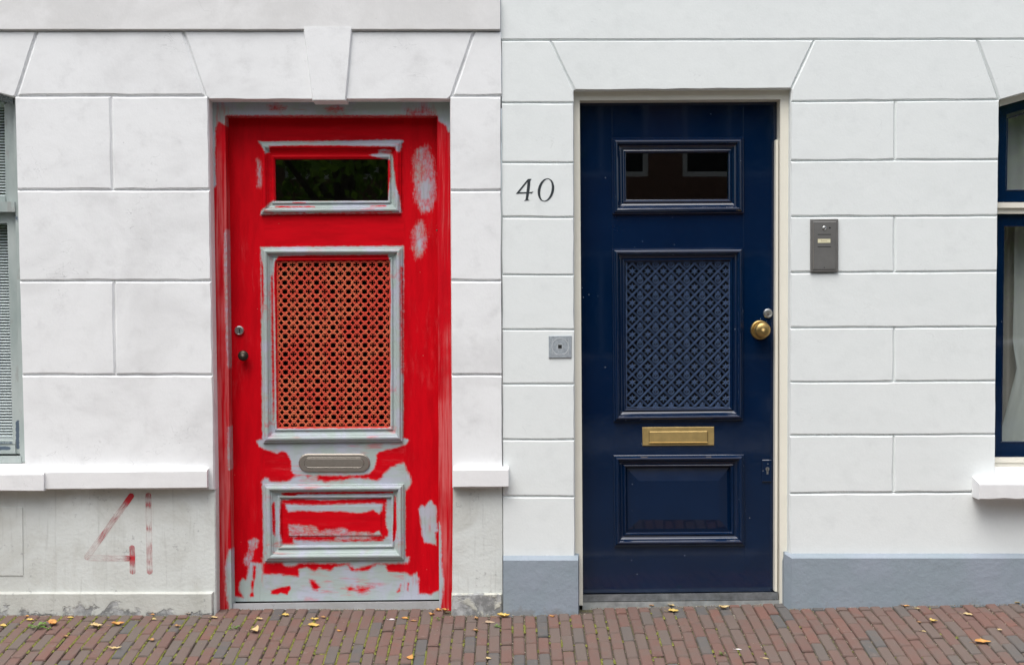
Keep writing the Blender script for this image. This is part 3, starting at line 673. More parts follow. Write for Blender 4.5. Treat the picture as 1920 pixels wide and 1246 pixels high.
FRAME = [
 ('+', 2.5, [(370, 160), (870, 160), (870, 240), (841, 248), (837, 236), (822, 226), (822, 216), (422, 216), (422, 234), (414, 230), (408, 225), (404, 242), (403, 290), (405, 345), (402, 352), (370, 340)]),
 ('-', 9, [(505, 200), (520, 197), (532, 202), (525, 207), (508, 206)]), ('-', 9, [(612, 203), (635, 201), (642, 205), (620, 208)]), ('-', 9, [(765, 208), (800, 206), (815, 212), (775, 213)]),
 ('~', 3, [(420, 450), (422, 432), (426, 430), (428, 560), (431, 650), (430, 690), (427, 680), (424, 620), (422, 520)]), ('~', 3, [(427, 840), (428, 800), (433, 800), (433, 880), (428, 880)]),
 ('+', 4, [(423, 1060), (426, 1042), (431, 1030), (440, 1030), (440, 1145), (430, 1142), (424, 1110)]),
 ('+', 3, [(818, 975), (824, 978), (827, 1000), (828, 1060), (832, 1092), (829, 1120), (826, 1140), (818, 1140)]),
]

def quad_grid(corners, step, Y, cut=(), tol=0.0):
    """grid over a px quad (TL,TR,BR,BL); cells inside the cut rectangles are left open"""
    tl, tr, br_, bl = [np.array(c, float) for c in corners]
    nx, ny = int((tr[0]-tl[0])/step), int((bl[1]-tl[1])/step)
    u, v = np.meshgrid(np.linspace(0, 1, nx+1), np.linspace(0, 1, ny+1))
    p = ((1-u)*(1-v))[..., None]*tl+(u*(1-v))[..., None]*tr+(u*v)[..., None]*br_+((1-u)*v)[..., None]*bl
    p = p.reshape(-1, 2); d = (D+Y)/F
    vs = np.stack([(p[:, 0]-CX)*d, np.full(len(p), Y), ZC-(p[:, 1]-CY)*d], 1)
    idx = np.arange((nx+1)*(ny+1)).reshape(ny+1, nx+1)
    f = np.stack([idx[:-1, :-1], idx[:-1, 1:], idx[1:, 1:], idx[1:, :-1]], -1).reshape(-1, 4)
    cen = p[f].mean(1); keep = np.ones(len(f), bool)
    for (x0, y0, x1, y1) in cut: keep &= ~((cen[:, 0] > x0) & (cen[:, 0] < x1) & (cen[:, 1] > y0) & (cen[:, 1] < y1))
    return p, vs.tolist(), f[keep].tolist(), (nx, ny)
def door_leaf(name, corners, Y, cut, mat, house, patches=None, step=2.0, thick=.045):
    p, vs, fs, (nx, ny) = quad_grid(corners, step, Y, cut)
    at = {'primer': list(field(p, patches)) if patches else [-1.0]*len(p)}
    rim = [j for j in range(nx+1)]+[(i+1)*(nx+1)-1 for i in range(1, ny+1)]+[ny*(nx+1)+j for j in range(nx-1, -1, -1)]+[i*(nx+1) for i in range(ny-1, 0, -1)]
    b = len(vs)
    for q in rim: vs.append([vs[q][0], Y+thick, vs[q][2]]); at['primer'].append(at['primer'][q])
    for i in range(len(rim)):
        j = (i+1) % len(rim); fs.append([rim[i], b+i, b+j, rim[j]])
    return obj(name, vs, fs, mat, house, fix=False, attrs=at)
PROF = [(0, -.003), (0, .011), (.05, .0135), (.11, .0135), (.13, .0175), (.20, .0225), (.29, .0245), (.37, .0225), (.42, .0185), (.44, .0120), (.50, .0115), (.52, .0075), (.60, .0030), (.70, .0000), (.78, -.0010), (.80, .0045), (.86, .0065), (.93, .0055), (.96, .0010), (1.0, .0000), (1.0, -.022)]
def moulding(outer, inner, Y, mat, parent, patches=None, prof=PROF, step=4.0, name='moulding'):
    o = [np.array(q, float) for q in outer]; i_ = [np.array(q, float) for q in inner]
    vs, fs, pts = [], [], []; K = len(prof)
    for s in range(4):
        a0, a1, b0, b1 = o[s], o[(s+1) % 4], i_[s], i_[(s+1) % 4]
        N = max(1, int(np.hypot(*(a1-a0))/step)); base = len(vs)
        for q in range(N+1):
            t = q/N
            for (w, h) in prof:
                px = (a0+(a1-a0)*t)*(1-w)+(b0+(b1-b0)*t)*w; v = P(px[0], px[1], Y); vs.append((v.x, Y-h, v.z)); pts.append(px)
        for q in range(N):
            for k_ in range(K-1): a = base+q*K+k_; fs.append((a, a+K, a+K+1, a+1))
    return obj(name, vs, fs, mat, parent, fix=False, attrs={'primer': field(pts, patches) if patches else [-1.0]*len(pts)})

# ------------------------------------------------------------------ red door
YF, YD = .084, .158                     # frame and leaf planes
cutR = [(505, 290, 738, 386), (508, 482, 741, 810), (515, 926, 743, 1030)]
red = door_leaf('door', [(423, 217), (823, 217), (827, 1123), (438, 1127)], YD, cutR, M['red'], houseL, LEAF)
tag(red, 'red panelled front door sanded to patches of grey primer')
def frame_piece(house, corners, Y, patches, mat, name='door_frame', yb=.36, step=3.0):
    p, vs, fs, (nx, ny) = quad_grid(corners, step, Y)
    at = list(field(p, patches)); rim = [j for j in range(nx+1)]+[(i+1)*(nx+1)-1 for i in range(1, ny+1)]+[ny*(nx+1)+j for j in range(nx-1, -1, -1)]+[i*(nx+1) for i in range(ny-1, 0, -1)]
    return p, vs, fs, at, rim
V, Fc, A = [], [], []
for cr in ([(370, 170), (872, 170), (872, 217), (370, 217)], [(375, 217), (422, 217), (434.5, 1150), (385, 1150)], [(819.5, 217), (870, 217), (870, 1148), (823.5, 1146)]):
    p, vs, fs, at, rim = frame_piece(houseL, cr, YF, FRAME, None)
    b = len(V); V += vs; Fc += [[q+b for q in f] for f in fs]; A += at; c = len(V)
    inner = 0 if cr[0][1] == 170 else 1
    for q in rim:
        V.append([vs[q][0], .30, vs[q][2]]); A.append(-1.0 if inner == 0 else at[q])
    for i in range(len(rim)): j = (i+1) % len(rim); Fc.append([rim[i]+b, c+i, c+j, rim[j]+b])
fr_red = obj('door_frame', V, Fc, M['red_frame'], houseL, fix=False, attrs={'primer': A}); tag(fr_red, 'red door frame with grey primer head')
o1 = [(488, 266), (752.5, 265), (752, 400.5), (490, 402.5)]; n1 = [(515, 298), (727.5, 297.5), (727.5, 376), (516, 377)]
o2 = [(490.5, 465), (754, 464.5), (755, 827), (494, 829.5)]; n2 = [(518, 489.5), (731.5, 488), (732, 800), (521, 801.5)]
o3 = [(494.5, 907), (757, 906.5), (757.5, 1047.5), (497.5, 1050.5)]; n3 = [(527, 934), (733, 933), (733.5, 1020), (528.5, 1022)]
for o_, i_ in ((o1, n1), (o2, n2), (o3, n3)): moulding(o_, i_, YD, M['red'], red, LEAF)
def pane(parent, q, Y, name='pane', mat=None):
    m = MB(); m.add([P(x, y, Y) for x, y in q], [(0, 1, 2, 3)]); return m.build(name, mat or M['glass'], parent, fix=False)
pane(red, [(512, 295), (731, 295), (731, 379), (513, 379)], YD+.018)
# raised panel field
def raised(parent, rim, fld, Y, depth, up, mat, patches=None, name='raised_panel', lip=.0025):
    rings = [(rim, depth), (fld, depth-up), (fld, depth-up-lip)]
    vs, fs, pts = [], [], []
    a, b = [np.array(q, float) for q in rim], [np.array(q, float) for q in fld]
    for s in range(4):
        a0, a1, b0, b1 = a[s], a[(s+1) % 4], b[s], b[(s+1) % 4]; N = max(2, int(np.hypot(*(a1-a0))/3)); base = len(vs); prof = [(0, depth), (.25, depth-up*.25), (.5, depth-up*.5), (.75, depth-up*.75), (1, depth-up), (1, depth-up-lip)]; K = len(prof)
        for q in range(N+1):
            t = q/N
            for w, h in prof:
                px = (a0+(a1-a0)*t)*(1-w)+(b0+(b1-b0)*t)*w; v = P(px[0], px[1], Y); vs.append((v.x, Y+h, v.z)); pts.append(px)
        for q in range(N):
            for k_ in range(K-1): i = base+q*K+k_; fs.append((i, i+K, i+K+1, i+1))
    p, v2, f2, _ = quad_grid(fld, 2.0, Y); base = len(vs)
    for v in v2: vs.append((v[0], Y+depth-up-lip, v[2]))
    fs += [tuple(q+base for q in f) for f in f2]; pts += list(p)
    return obj(name, vs, fs, mat, parent, fix=False, attrs={'primer': field(pts, patches) if patches else [-1.0]*len(pts)})
raised(red, [(524, 931), (736, 930), (736, 1023), (525, 1025)], [(540.5, 949), (713.5, 948), (714, 1002.5), (542, 1003.5)], YD, .006, .003, M['red'], LEAF, lip=.0035)
# cast-iron grille of rings and bosses
m = MB(); YG = YD+.008
def sh(x, y): return (x+(y-490)*.0095, y)
for r in range(-2, 19):
    for c_ in range(-2, 15):
        cx, cy = 533.7+c_*14.93, 513.2+r*16.76
        if 514 < cx < 738 and 484 < cy < 808:
            m.ridge([sh(x, y) for x, y in disc(cx, cy, 6.9, 14, 7.3)], YG, 2.9, .0040, True)
            for t in ((45, 135, 225, 315) if c_ % 2 else (0, 60, 120, 180, 240, 300)):
                q = R(t); r0, r1 = (6.2, 2.6) if c_ % 2 else (6.2, 4.2)
                m.ridge([sh(cx+r0*math.cos(q), cy+r0*math.sin(q)), sh(cx+r1*math.cos(q), cy+r1*math.sin(q))], YG, 2.2, .003)
        bx, by = cx, cy+8.38
        if 515 < bx < 737 and 485 < by < 807:
            m.ridge([sh(x, y) for x, y in disc(bx, by, 2.5, 10, 2.7)], YG-.001, 2.6, .0042, True); m.ridge([sh(bx-2, by), sh(bx+2, by)], YG-.001, 2.2, .0032)
        m_ = (cx+7.46, cy)
        if 515 < m_[0] < 737 and 485 < m_[1] < 807: m.ridge([sh(m_[0], m_[1]-1.6), sh(m_[0], m_[1]+1.6)], YG, 2.6, .004)
rim = [sh(520, 492), sh(730.5, 490.5), sh(729.5, 799.5), sh(519, 800.5)]; m.ridge(rim, YG, 3.4, .003, True)
m.build('grille', M['red_iron'], red, fix=False)
pane(red, [(514, 486), (736, 486), (738, 806), (516, 806)], YD+.030, mat=M['glass_dark'])
# stainless letter plate
m = MB(); m.block(stadium(559.5, 693.5, 850, 884.5), YD-.009, YD+.002, 2.2, .0045, seg=999); m.build('letter_plate', M['steel'], red)
m = MB(); m.ridge(stadium(570.5, 682.5, 857.8, 876.2), YD-.0092, 1.6, .0016, True); m.build('letter_flap_rim', M['steel_highlight'], red, fix=False)
m = MB(); m.block(stadium(572.5, 680.5, 859.3, 874.7), YD-.0096, YD-.004, .8, .0006, seg=999); m.build('letter_flap', M['steel'], red)
m = MB(); m.lathe((449, 619.2, YD), [(.0215, -.002), (.0215, .006), (.0195, .0095), (.016, .0105), (.0155, .0095), (.0, .0095)], 28); m.build('lock_cylinder', M['zinc'], red, smooth=False)
m = MB(); m.prism(disc(449, 618, 1.5, 10), YD-.0102, YD-.009); m.prism([(448.3, 618), (449.7, 618), (449.9, 624), (448.1, 624)], YD-.0101, YD-.009); m.build('keyhole', M['black'], red)
m = MB(); m.lathe((459, 666, YD), [(.016, -.002), (.016, .004), (.010, .008), (.009, .018), (.016, .024), (.0225, .032), (.0235, .039), (.021, .046), (.013, .050), (0, .051)], 28); m.build('knob', M['bronze'], red, smooth=True)
m = MB(); m.lathe((819.5, 432, YF+.03), [(.004, 0), (.004, .006), (.0, .008)], 8); m.build('hinge_pin', M['bronze'], red)
# threshold of the red door
m = MB(); m.hexa([(436, 1131, .100), (826, 1127, .100), (826, 1152, .100), (436, 1152, .100)], [(434, 1128.5, .30), (829, 1124, .30), (829, 1152, .30), (434, 1152, .30)]); m.build('threshold', M['stone'], houseL)
m = MB(); m.hexa([(438, 1126, YD+.012), (828, 1121, YD+.012), (828, 1132, YD+.012), (438, 1132, YD+.012)], [(438, 1126, .3), (828, 1121, .3), (828, 1132, .3), (438, 1132, .3)]); m.build('weather_gap', M['black'], houseL)

# ------------------------------------------------------------------ navy door
YF2, YD2 = .060, .135
cutB = [(1163, 278, 1375, 383), (1162, 481, 1378, 773), (1164, 866, 1380, 1006)]
blue = door_leaf('door', [(1083, 188), (1456.5, 188), (1454.5, 1107.5), (1092, 1111)], YD2, cutB, M['navy'], houseR, step=4.0)
tag(blue, 'glossy navy panelled front door with brass fittings')
m = MB()
m.prism([(1066, 158), (1496, 158), (1496, 186), (1066, 188.5)], YF2, .30)
m.prism([(1066, 188.5), (1087, 188.4), (1093, 1134), (1066, 1134)], YF2, .30)
m.prism([(1463, 186.2), (1496, 186), (1496, 1132), (1462, 1132)], YF2, .30)
m.build('door_frame', M['cream'], houseR)
m = MB(); m.prism([(1454.5, 262), (1459.5, 262), (1457.5, 1108), (1452.5, 1108)], YD2-.050, YD2-.012); m.build('weather_strip', M['cream'], houseR)
p1 = ([(1146.5, 259), (1393, 258), (1393.5, 399.5), (1148.5, 402)], [(1173, 287), (1365.5, 285.5), (1365.5, 373.5), (1174, 374.5)])
p2 = ([(1147.5, 466.5), (1392.5, 465), (1392.5, 786.5), (1150.5, 789.5)], [(1172.5, 490.5), (1368.5, 488.5), (1368.5, 763.5), (1174.5, 765)])
p3 = ([(1150, 852.5), (1394, 851), (1395.5, 1020.5), (1152, 1022.5)], [(1173, 875), (1370, 874), (1371, 996.5), (1174.5, 998)])
for o_, i_ in (p1, p2, p3): moulding(o_, i_, YD2, M['navy'], blue, step=60)
pane(blue, [(1170, 283), (1369, 283), (1369, 377), (1171, 377)], YD2+.018)
raised(blue, [(1170, 872), (1373, 871), (1374, 1000), (1171, 1001)], [(1197.5, 901), (1348, 901), (1348.5, 974), (1198, 974)], YD2, .021, .018, M['navy'], lip=.0004)
# lattice grille with flowers and crowned hearts
m = MB(); YG = YD2+.010; gx, gy = 29.2, 29.75; X0, Y0 = 1200.1, 508.4
x0, x1, y0, y1 = 1174.5, 1367.5, 491.5, 763
def clipline(a, b):
    t0, t1 = 0.0, 1.0; dx, dy = b[0]-a[0], b[1]-a[1]
    for p_, q_ in ((-dx, a[0]-x0), (dx, x1-a[0]), (-dy, a[1]-y0), (dy, y1-a[1])):
        if abs(p_) < 1e-9:
            if q_ < 0: return None
        else:
            t = q_/p_
            if p_ < 0: t0 = max(t0, t)
            else: t1 = min(t1, t)
    return None if t0 >= t1 else ((a[0]+dx*t0, a[1]+dy*t0), (a[0]+dx*t1, a[1]+dy*t1))
for kx in range(-24, 26):
    for sgn in (1, -1):
        ax = X0+kx*gx; a = (ax-20*gx, Y0-sgn*20*gy); b = (ax+20*gx, Y0+sgn*20*gy)
        for off in (-1.05, 1.05):
            q = clipline((a[0]+off*1.4, a[1]), (b[0]+off*1.4, b[1]))
            if q: m.ridge(list(q), YG, 1.30, .0055)
def flower(cx, cy):
    m.ridge(disc(cx, cy, 1.9, 8), YG, 1.7, .004, True)
    for t in (-90, -30, 30, 90, 150, 210):
        q = R(t); m.ridge([(cx+2.0*math.cos(q), cy+2.0*math.sin(q)), (cx+4.3*math.cos(q), cy+4.3*math.sin(q)), (cx+7.2*math.cos(q), cy+6.8*math.sin(q))], YG, 1.7, .0036)
def crown(cx, cy):
    m.ridge([(cx-4.8, cy-6.5), (cx-4, cy-2.6), (cx+4, cy-2.6), (cx+4.8, cy-6.5)], YG, 1.6, .0035)
    m.ridge([(cx, cy-8), (cx, cy-2.6)], YG, 1.8, .0035); m.ridge([(cx-2.4, cy-6), (cx+2.4, cy-6)], YG, 1.5, .003)
    m.ridge([(cx, cy+.8), (cx-2.6, cy-.8), (cx-5.6, cy+1.6), (cx-4, cy+5), (cx, cy+8), (cx+4, cy+5), (cx+5.6, cy+1.6), (cx+2.6, cy-.8)], YG, 1.7, .0035, True)
    m.ridge(disc(cx, cy+3.4, .8, 6), YG, 1.3, .004, True)
for j in range(-2, 11):
    for i in range(-2, 8):
        cx, cy = X0-gx/2+i*gx, Y0+j*gy
        if x0-4 < cx < x1+4 and y0-5 < cy < y1+5: flower(cx, cy)
        cx, cy = X0+i*gx, Y0+gy/2+j*gy
        if x0-4 < cx < x1+4 and y0-4 < cy < y1+6: crown(cx, cy)
m.ridge([(x0, y0), (x1, y0), (x1, y1), (x0, y1)], YG, 2.4, .003, True)
m.build('grille', M['navy_iron'], blue, fix=False)
pane(blue, [(1169, 486), (1372, 485), (1372, 768), (1170, 768)], YD2+.030, mat=M['glass_dark'])
# brass letter plate
m = MB(); m.block([(1204.5, 800.5), (1339, 799.5), (1339, 834.5), (1205, 835.5)], YD2-.0055, YD2+.002, 1.0, .002, seg=999); m.build('letter_plate', M['brass'], blue)
m = MB(); m.prism([(1216.5, 807.3), (1327.5, 806.7), (1327.5, 831.3), (1216.8, 831.7)], YD2-.0060, YD2-.004); m.build('letter_flap_gap', M['brass_dark'], blue)
m = MB(); m.block([(1217.5, 808.3), (1326.5, 807.7), (1326.5, 829.8), (1217.8, 830.2)], YD2-.0088, YD2-.004, 1.0, .0016, seg=999); m.ridge([(1217, 829.6), (1327, 829.2)], YD2-.0085, 2.6, .0045); m.build('letter_flap', M['brass'], blue)
# brass knob on a rose
m = MB(); m.lathe((1425, 618.3, YD2), [(.0435, -.002), (.0435, .004), (.041, .009), (.036, .011), (.034, .009), (.024, .010), (.020, .018), (.018, .034), (.020, .044), (.029, .050), (.0335, .057), (.0345, .064), (.032, .071), (.024, .0765), (.012, .0785), (0, .079)], 40); m.build('knob', M['brass_knob'], blue, smooth=True)
m = MB(); m.lathe((1439.6, 587.3, YD2), [(.021, -.002), (.021, .007), (.0185, .010), (.014, .011), (.013, .0100), (0, .0100)], 28); m.build('lock_cylinder', M['zinc'], blue)
m = MB(); m.prism(disc(1440, 588.5, 3.0, 12), YD2-.0112, YD2-.0102); m.build('lock_core', M['steel'], blue)
m = MB(); m.prism([(1438.6, 588.4), (1442, 588), (1442, 589.8), (1438.6, 590)], YD2-.0118, YD2-.0105); m.build('keyhole', M['black'], blue)
m = MB(); m.block([(1429, 861.5), (1448, 861.2), (1448, 902.5), (1429.2, 903)], YD2-.008, YD2+.002, 1.2, .002, seg=999); m.build('lock_plate', M['navy'], blue)
m = MB(); m.prism(disc(1439, 878.5, 3.6, 12), YD2-.0086, YD2-.007); m.prism([(1437.2, 880.5), (1440.8, 880.5), (1440.8, 888.5), (1437.2, 888.5)], YD2-.0085, YD2-.007); m.build('lock_barrel', M['zinc'], blue)
m = MB(); m.prism([(1438.6, 877), (1439.4, 877), (1439.4, 884), (1438.6, 884)], YD2-.0092, YD2-.008); m.build('keyhole', M['black'], blue)
m = MB(); m.block([(1446.5, 232), (1454, 232), (1452.8, 1104), (1445.6, 1104)], YD2-.004, YD2+.002, .8, .001, seg=999); m.build('edge_strip', M['navy'], blue)
for y in (213, 287, 367, 447, 526, 606, 686, 765, 845, 927, 1003, 1088):
    m = MB(); m.lathe((1450-(y-213)*.0015, y, YD2-.004), [(.0035, 0), (.0030, .0022), (0, .003)], 8); m.build('bolt', M['navy'], blue)
for (a, b) in ((1147.2, 1152.5), (1393.2, 1395.5)):
    for y0_, y1_ in ((190, 258), (403, 465), (790, 851), (1023, 1106)):
        m = MB(); m.ridge([(a+(b-a)*(y0_-190)/916, y0_), (a+(b-a)*(y1_-190)/916, y1_)], YD2-.0001, .8, .00025); m.build('stile_joint', M['navy'], blue, fix=False)
# threshold of the navy door
m = MB(); m.hexa([(1093, 1115, .075), (1459, 1110, .075), (1459, 1123, .075), (1093, 1127, .075)], [(1092, 1110.5, .3), (1459, 1106.5, .3), (1459, 1123, .3), (1092, 1127, .3)]); m.build('threshold', M['lead'], houseR)
m = MB(); m.hexa([(1092, 1128.2, .070), (1462, 1124, .070), (1462, 1150, .070), (1092, 1150, .070)], [(1092, 1127.2, .3), (1462, 1123, .3), (1462, 1150, .3), (1092, 1150, .3)]); m.build('threshold_strip', M['lead_lt'], houseR)

# ------------------------------------------------------------------ painted house numbers
def capsule(a, b, r, prim, vs, fs, A, U, E, W):
    """stroke from a to b (px) with strength profile prim (list along the stroke)"""
    L = math.hypot(b[0]-a[0], b[1]-a[1]); ux, uy = (b[0]-a[0])/L, (b[1]-a[1])/L; nx, ny = -uy, ux
    N = int((L+2*r)/2); K = 8; base = len(vs)
    for i in range(N+1):
        s = -r+(L+2*r)*i/N; e = 0 if 0 <= s <= L else (-s if s < 0 else s-L); w = math.sqrt(max(0.0, r*r-e*e))
        for k_ in range(K+1):
            t = -1+2*k_/K; x, y = a[0]+ux*s+nx*w*t, a[1]+uy*s+ny*w*t
            v = P(x, y, .0); vs.append((v.x*(D+.0108)/D, .0108, ZC+(v.z-ZC)*(D+.0108)/D))
            f = np.interp(s/L, [i_/(len(prim)-1) for i_ in range(len(prim))], prim)
            A.append(f); U.append(s+base); W.append(t*r); E.append(1.0 if (abs(t) > .85 or e > r*.8) else 0.0)
    for i in range(N):
        for k_ in range(K): q = base+i*(K+1)+k_; fs.append((q, q+1, q+K+2, q+K+1))
vs, fs, A, U, E, W = [], [], [], [], [], []
capsule((246, 929), (163, 1044), 5.4, [1.2, .95, .30, .22, .18, .30, .15, .25, .40, .30, .12, .16, .08, .25], vs, fs, A, U, E, W)
capsule((168, 1045.5), (240, 1046), 5.4, [.05, .1, .05, .15, .2, .1, .15, .45], vs, fs, A, U, E, W)
capsule((247.5, 1026), (248.5, 1071), 5.2, [.45, .4, .45, 1.0, .6, .35, .15, .4], vs, fs, A, U, E, W)
capsule((278, 928), (280.5, 1071), 5.4, [.4, .15, .5, .05, .0, .0, .1, .35, .0, .0, .12, .3, .25, .2, .3, .1, .35], vs, fs, A, U, E, W)
o = obj('house_number', vs, fs, M['red_wash'], houseL, fix=False, attrs={'primer': A, 'along': U, 'across': W, 'edge': E}); o['label'] = 'number 41 brushed in faded red paint'
def z40(x, y): return (955+x/17.8, 320+y/17.8)
four = [(222, 765), (618, 276), (740, 272), (722, 305), (700, 340), (694, 480), (665, 712), (745, 708), (800, 690), (775, 720), (745, 766), (730, 752), (660, 752), (625, 930), (640, 970), (680, 990), (590, 994), (490, 1006), (535, 970), (545, 930), (565, 755), (240, 768)]
hole4 = [(606, 370), (345, 700), (335, 718), (572, 714)]
def outline_mesh(outer, hole, Y):
    bm = bmesh.new(); ed = []
    for loop in (outer, hole):
        v = [bm.verts.new(P(*z40(*q), Y)) for q in loop]; ed += [bm.edges.new((v[i], v[(i+1) % len(v)])) for i in range(len(v))]
    bmesh.ops.triangle_fill(bm, edges=ed, use_beauty=True)
    r = bmesh.ops.extrude_face_region(bm, geom=list(bm.faces)); bmesh.ops.translate(bm, vec=(0, .0012, 0), verts=[q for q in r['geom'] if isinstance(q, bmesh.types.BMVert)])
    bmesh.ops.recalc_face_normals(bm, faces=bm.faces); return bm
def ell(cx, cy, a, b, rot, n=40): return [(cx+a*math.cos(t)*math.cos(rot)-b*math.sin(t)*math.sin(rot), cy+a*math.cos(t)*math.sin(rot)+b*math.sin(t)*math.cos(rot)) for t in (2*math.pi*i/n for i in range(n))]
zo = ell(1222, 640, 268, 392, R(14)); zi = ell(1224, 640, 182, 368, R(12))
nb = bmesh.new()
for ou, ho in ((four, hole4), (zo, zi)):
    b_ = outline_mesh(ou, ho, YR-.0012); me = bpy.data.meshes.new('tmp'); b_.to_mesh(me); b_.free(); nb.from_mesh(me); bpy.data.meshes.remove(me)
me = bpy.data.meshes.new('house_number'); nb.to_mesh(me); nb.free(); me.materials.append(M['ink'])
o = bpy.data.objects.new('house_number', me); C.objects.link(o); adopt(o, houseR); o['label'] = 'number 40 in black slanted serif figures'

# ------------------------------------------------------------------ left window
GG = M['grey_green']
DARKP = [('+', 2.5, [(29, 790), (36, 786), (36.5, 842), (30, 842)]), ('+', 2.5, [(-40, 836), (19, 836), (20, 843), (-40, 843)]), ('+', 3, [(-40, 828), (24, 828), (24, 831), (-40, 831)]), ('+', 6, [(27, 404), (33, 404), (34, 416), (29, 412)])]
def gpiece(mb_list, poly4, Y0, Y1):
    p, vs, fs, (nx, ny) = quad_grid(poly4, 3.0, Y0); at = list(field(p, DARKP))
    rim = [j for j in range(nx+1)]+[(i+1)*(nx+1)-1 for i in range(1, ny+1)]+[ny*(nx+1)+j for j in range(nx-1, -1, -1)]+[i*(nx+1) for i in range(ny-1, 0, -1)]
    b = len(mb_list[0]); mb_list[0] += vs; mb_list[1] += [[q+b for q in f] for f in fs]; mb_list[2] += at; c = len(mb_list[0])
    for q in rim: mb_list[0].append([vs[q][0], Y1, vs[q][2]]); mb_list[2].append(at[q])
    for i in range(len(rim)): j = (i+1) % len(rim); mb_list[1].append([rim[i]+b, c+i, c+j, rim[j]+b])
def gbuild(name, pieces, parent):
    L = [[], [], []]
    for q, a, b in pieces: gpiece(L, q, a, b)
    return obj(name, L[0], L[1], GG, parent, fix=False, attrs={'primer': L[2]})
winL = gbuild('window', [([(24, 150), (60, 150), (70, 866), (38, 866)], .085, .30), ([(-470, 150), (-424, 150), (-438, 866), (-470, 866)], .085, .30),
    ([(-424, 375.5), (27, 378), (28, 397), (-424, 394)], .075, .30), ([(-440, 855), (39, 855), (40, 868), (-440, 868)], .080, .30)], houseL)
winL['label'] = 'sanded grey-green window with a blind behind the glass'
m = MB(); q = [(x, y+24) for x, y in ARCL]; rows = []
for (x, y) in ARCL:
    a, b = P(x, y-30, .085), P(x, y+14, .085); rows.append([(a.x, .085, a.z), (a.x, .30, a.z), (b.x, .30, b.z), (b.x, .085, b.z)])
m.loft(rows); o = m.build('frame_head', GG, winL)
gbuild('sash', [([(8, 196), (25, 186), (34, 378), (10.5, 378)], .105, .15), ([(-424, 366), (11, 368), (12, 378), (-424, 378)], .105, .15), ([(-424, 150), (-404, 150), (-406, 378), (-424, 378)], .105, .15)], winL)
gbuild('sash', [([(13, 398), (37, 398), (39, 850), (24.5, 850)], .110, .16), ([(-424, 398), (13, 398), (13.5, 418), (-424, 418)], .110, .16), ([(-424, 823), (28, 825), (29, 832), (-424, 832)], .106, .16), ([(-424, 833.5), (28, 834), (29, 850), (-424, 850)], .100, .16), ([(-424, 398), (-400, 398), (-410, 850), (-424, 850)], .11, .16)], winL)
pane(winL, [(-415, 160), (22, 190), (22, 374), (-415, 374)], .135); pane(winL, [(-415, 402), (30, 402), (30, 840), (-415, 840)], .140)
m = MB(); m.hexa([(-430, 883, -.001), (47, 882, -.001), (47, 900, -.001), (-430, 900, -.001)], [(-430, 866, .10), (47, 866, .10), (47, 900, .10), (-430, 900, .10)]); m.build('cement_sill', M['sill_white'], winL)
# venetian blinds: every slat its own piece
def blind(x0, x1, dx, top, bot, label):
    b = thing('venetian_blind', P((x0+x1)/2, bot, .19), label, 'blind')
    sl = MB(); a = P(x0, 0, .19); e = P(x1, 0, .19); w = .0125; tl = R(42)
    prof = [(-w/2, 0.0), (-w/4, .0008), (0, .0011), (w/4, .0008), (w/2, 0.0)]
    rows = [[(x, p_*math.cos(tl)-h_*math.sin(tl), -p_*-math.sin(tl)*1+h_*math.cos(tl)) for p_, h_ in prof] for x in (a.x, e.x)]
    sl.loft(rows, False, False, closed=False); me = None; y = top; i = 0
    while y < bot:
        if me is None:
            o = sl.build('slat', M['blind'], b, fix=False); me = o.data
        else: o = bpy.data.objects.new('slat', me); C.objects.link(o); adopt(o, b)
        o.location = (dx*(y-top)*PX+random.uniform(-.0006, .0006), .19, P(0, y, .19).z); o.rotation_euler = (random.gauss(0, .02), 0, 0); y += 5.35; i += 1
    m = MB(); m.prism([(x0, top-14), (x1+dx*0, top-14), (x1, top-4), (x0, top-4)], .175, .20); m.build('head_rail', M['blind'], b)
    m = MB(); xx = (bot-top)*dx; m.prism([(x0+xx, bot+1), (x1+xx, bot+1), (x1+xx, bot+7), (x0+xx, bot+7)], .18, .20); m.build('bottom_rail', M['blind'], b)
blind(-400, 8, .025, 205, 366, 'pale venetian blind in the small upper light of the left window')
blind(-400, 16, .025, 420, 818, 'pale venetian blind in the tall lower part of the left window')

# ------------------------------------------------------------------ right window
NV = M['navy']
winR = None
m = MB(); rows = []
for (x, y) in ARCR:
    a, b = P(x, y-30, .062), P(x, y+12.5, .062); rows.append([(a.x, .062, a.z), (a.x, .30, a.z), (b.x, .30, b.z), (b.x, .062, b.z)])
m.loft(rows); winR = m.build('window', M['cream'], houseR); winR['label'] = 'cream window frame with navy sashes and pale curtains'
m = MB(); m.prism([(1850, 379.5), (2350, 379), (2350, 389), (1850, 389.5)], .052, .30); m.prism([(1850, 389.5), (2350, 389), (2350, 400.5), (1850, 400.5)], .066, .30); m.build('transom', M['cream'], winR)
m = MB(); m.prism([(1850, 857.5), (2350, 857.5), (2350, 866.5), (1850, 866.5)], .058, .30); m.prism([(1850, 866.5), (2350, 866.5), (2350, 876), (1850, 876)], .064, .30)
m.build('bottom_rail', M['cream'], winR)
m = MB(); m.hexa([(1850, 893, YR+.002), (2350, 893, YR+.002), (2350, 900, YR+.002), (1850, 900, YR+.002)], [(1850, 874, .066), (2350, 874, .066), (2350, 900, .066), (1850, 900, .066)]); m.build('inner_sill', M['sill_white'], winR)
m = MB(); rows = []
for (x, y) in ARCR:
    f = min(1.0, min(x-1866, 2334-x)/60); a, b = P(x, y+10, .085), P(x, y+31, .085); rows.append([(a.x, .085, a.z), (a.x, .15, a.z), (b.x, .15, b.z), (b.x, .085, b.z)])
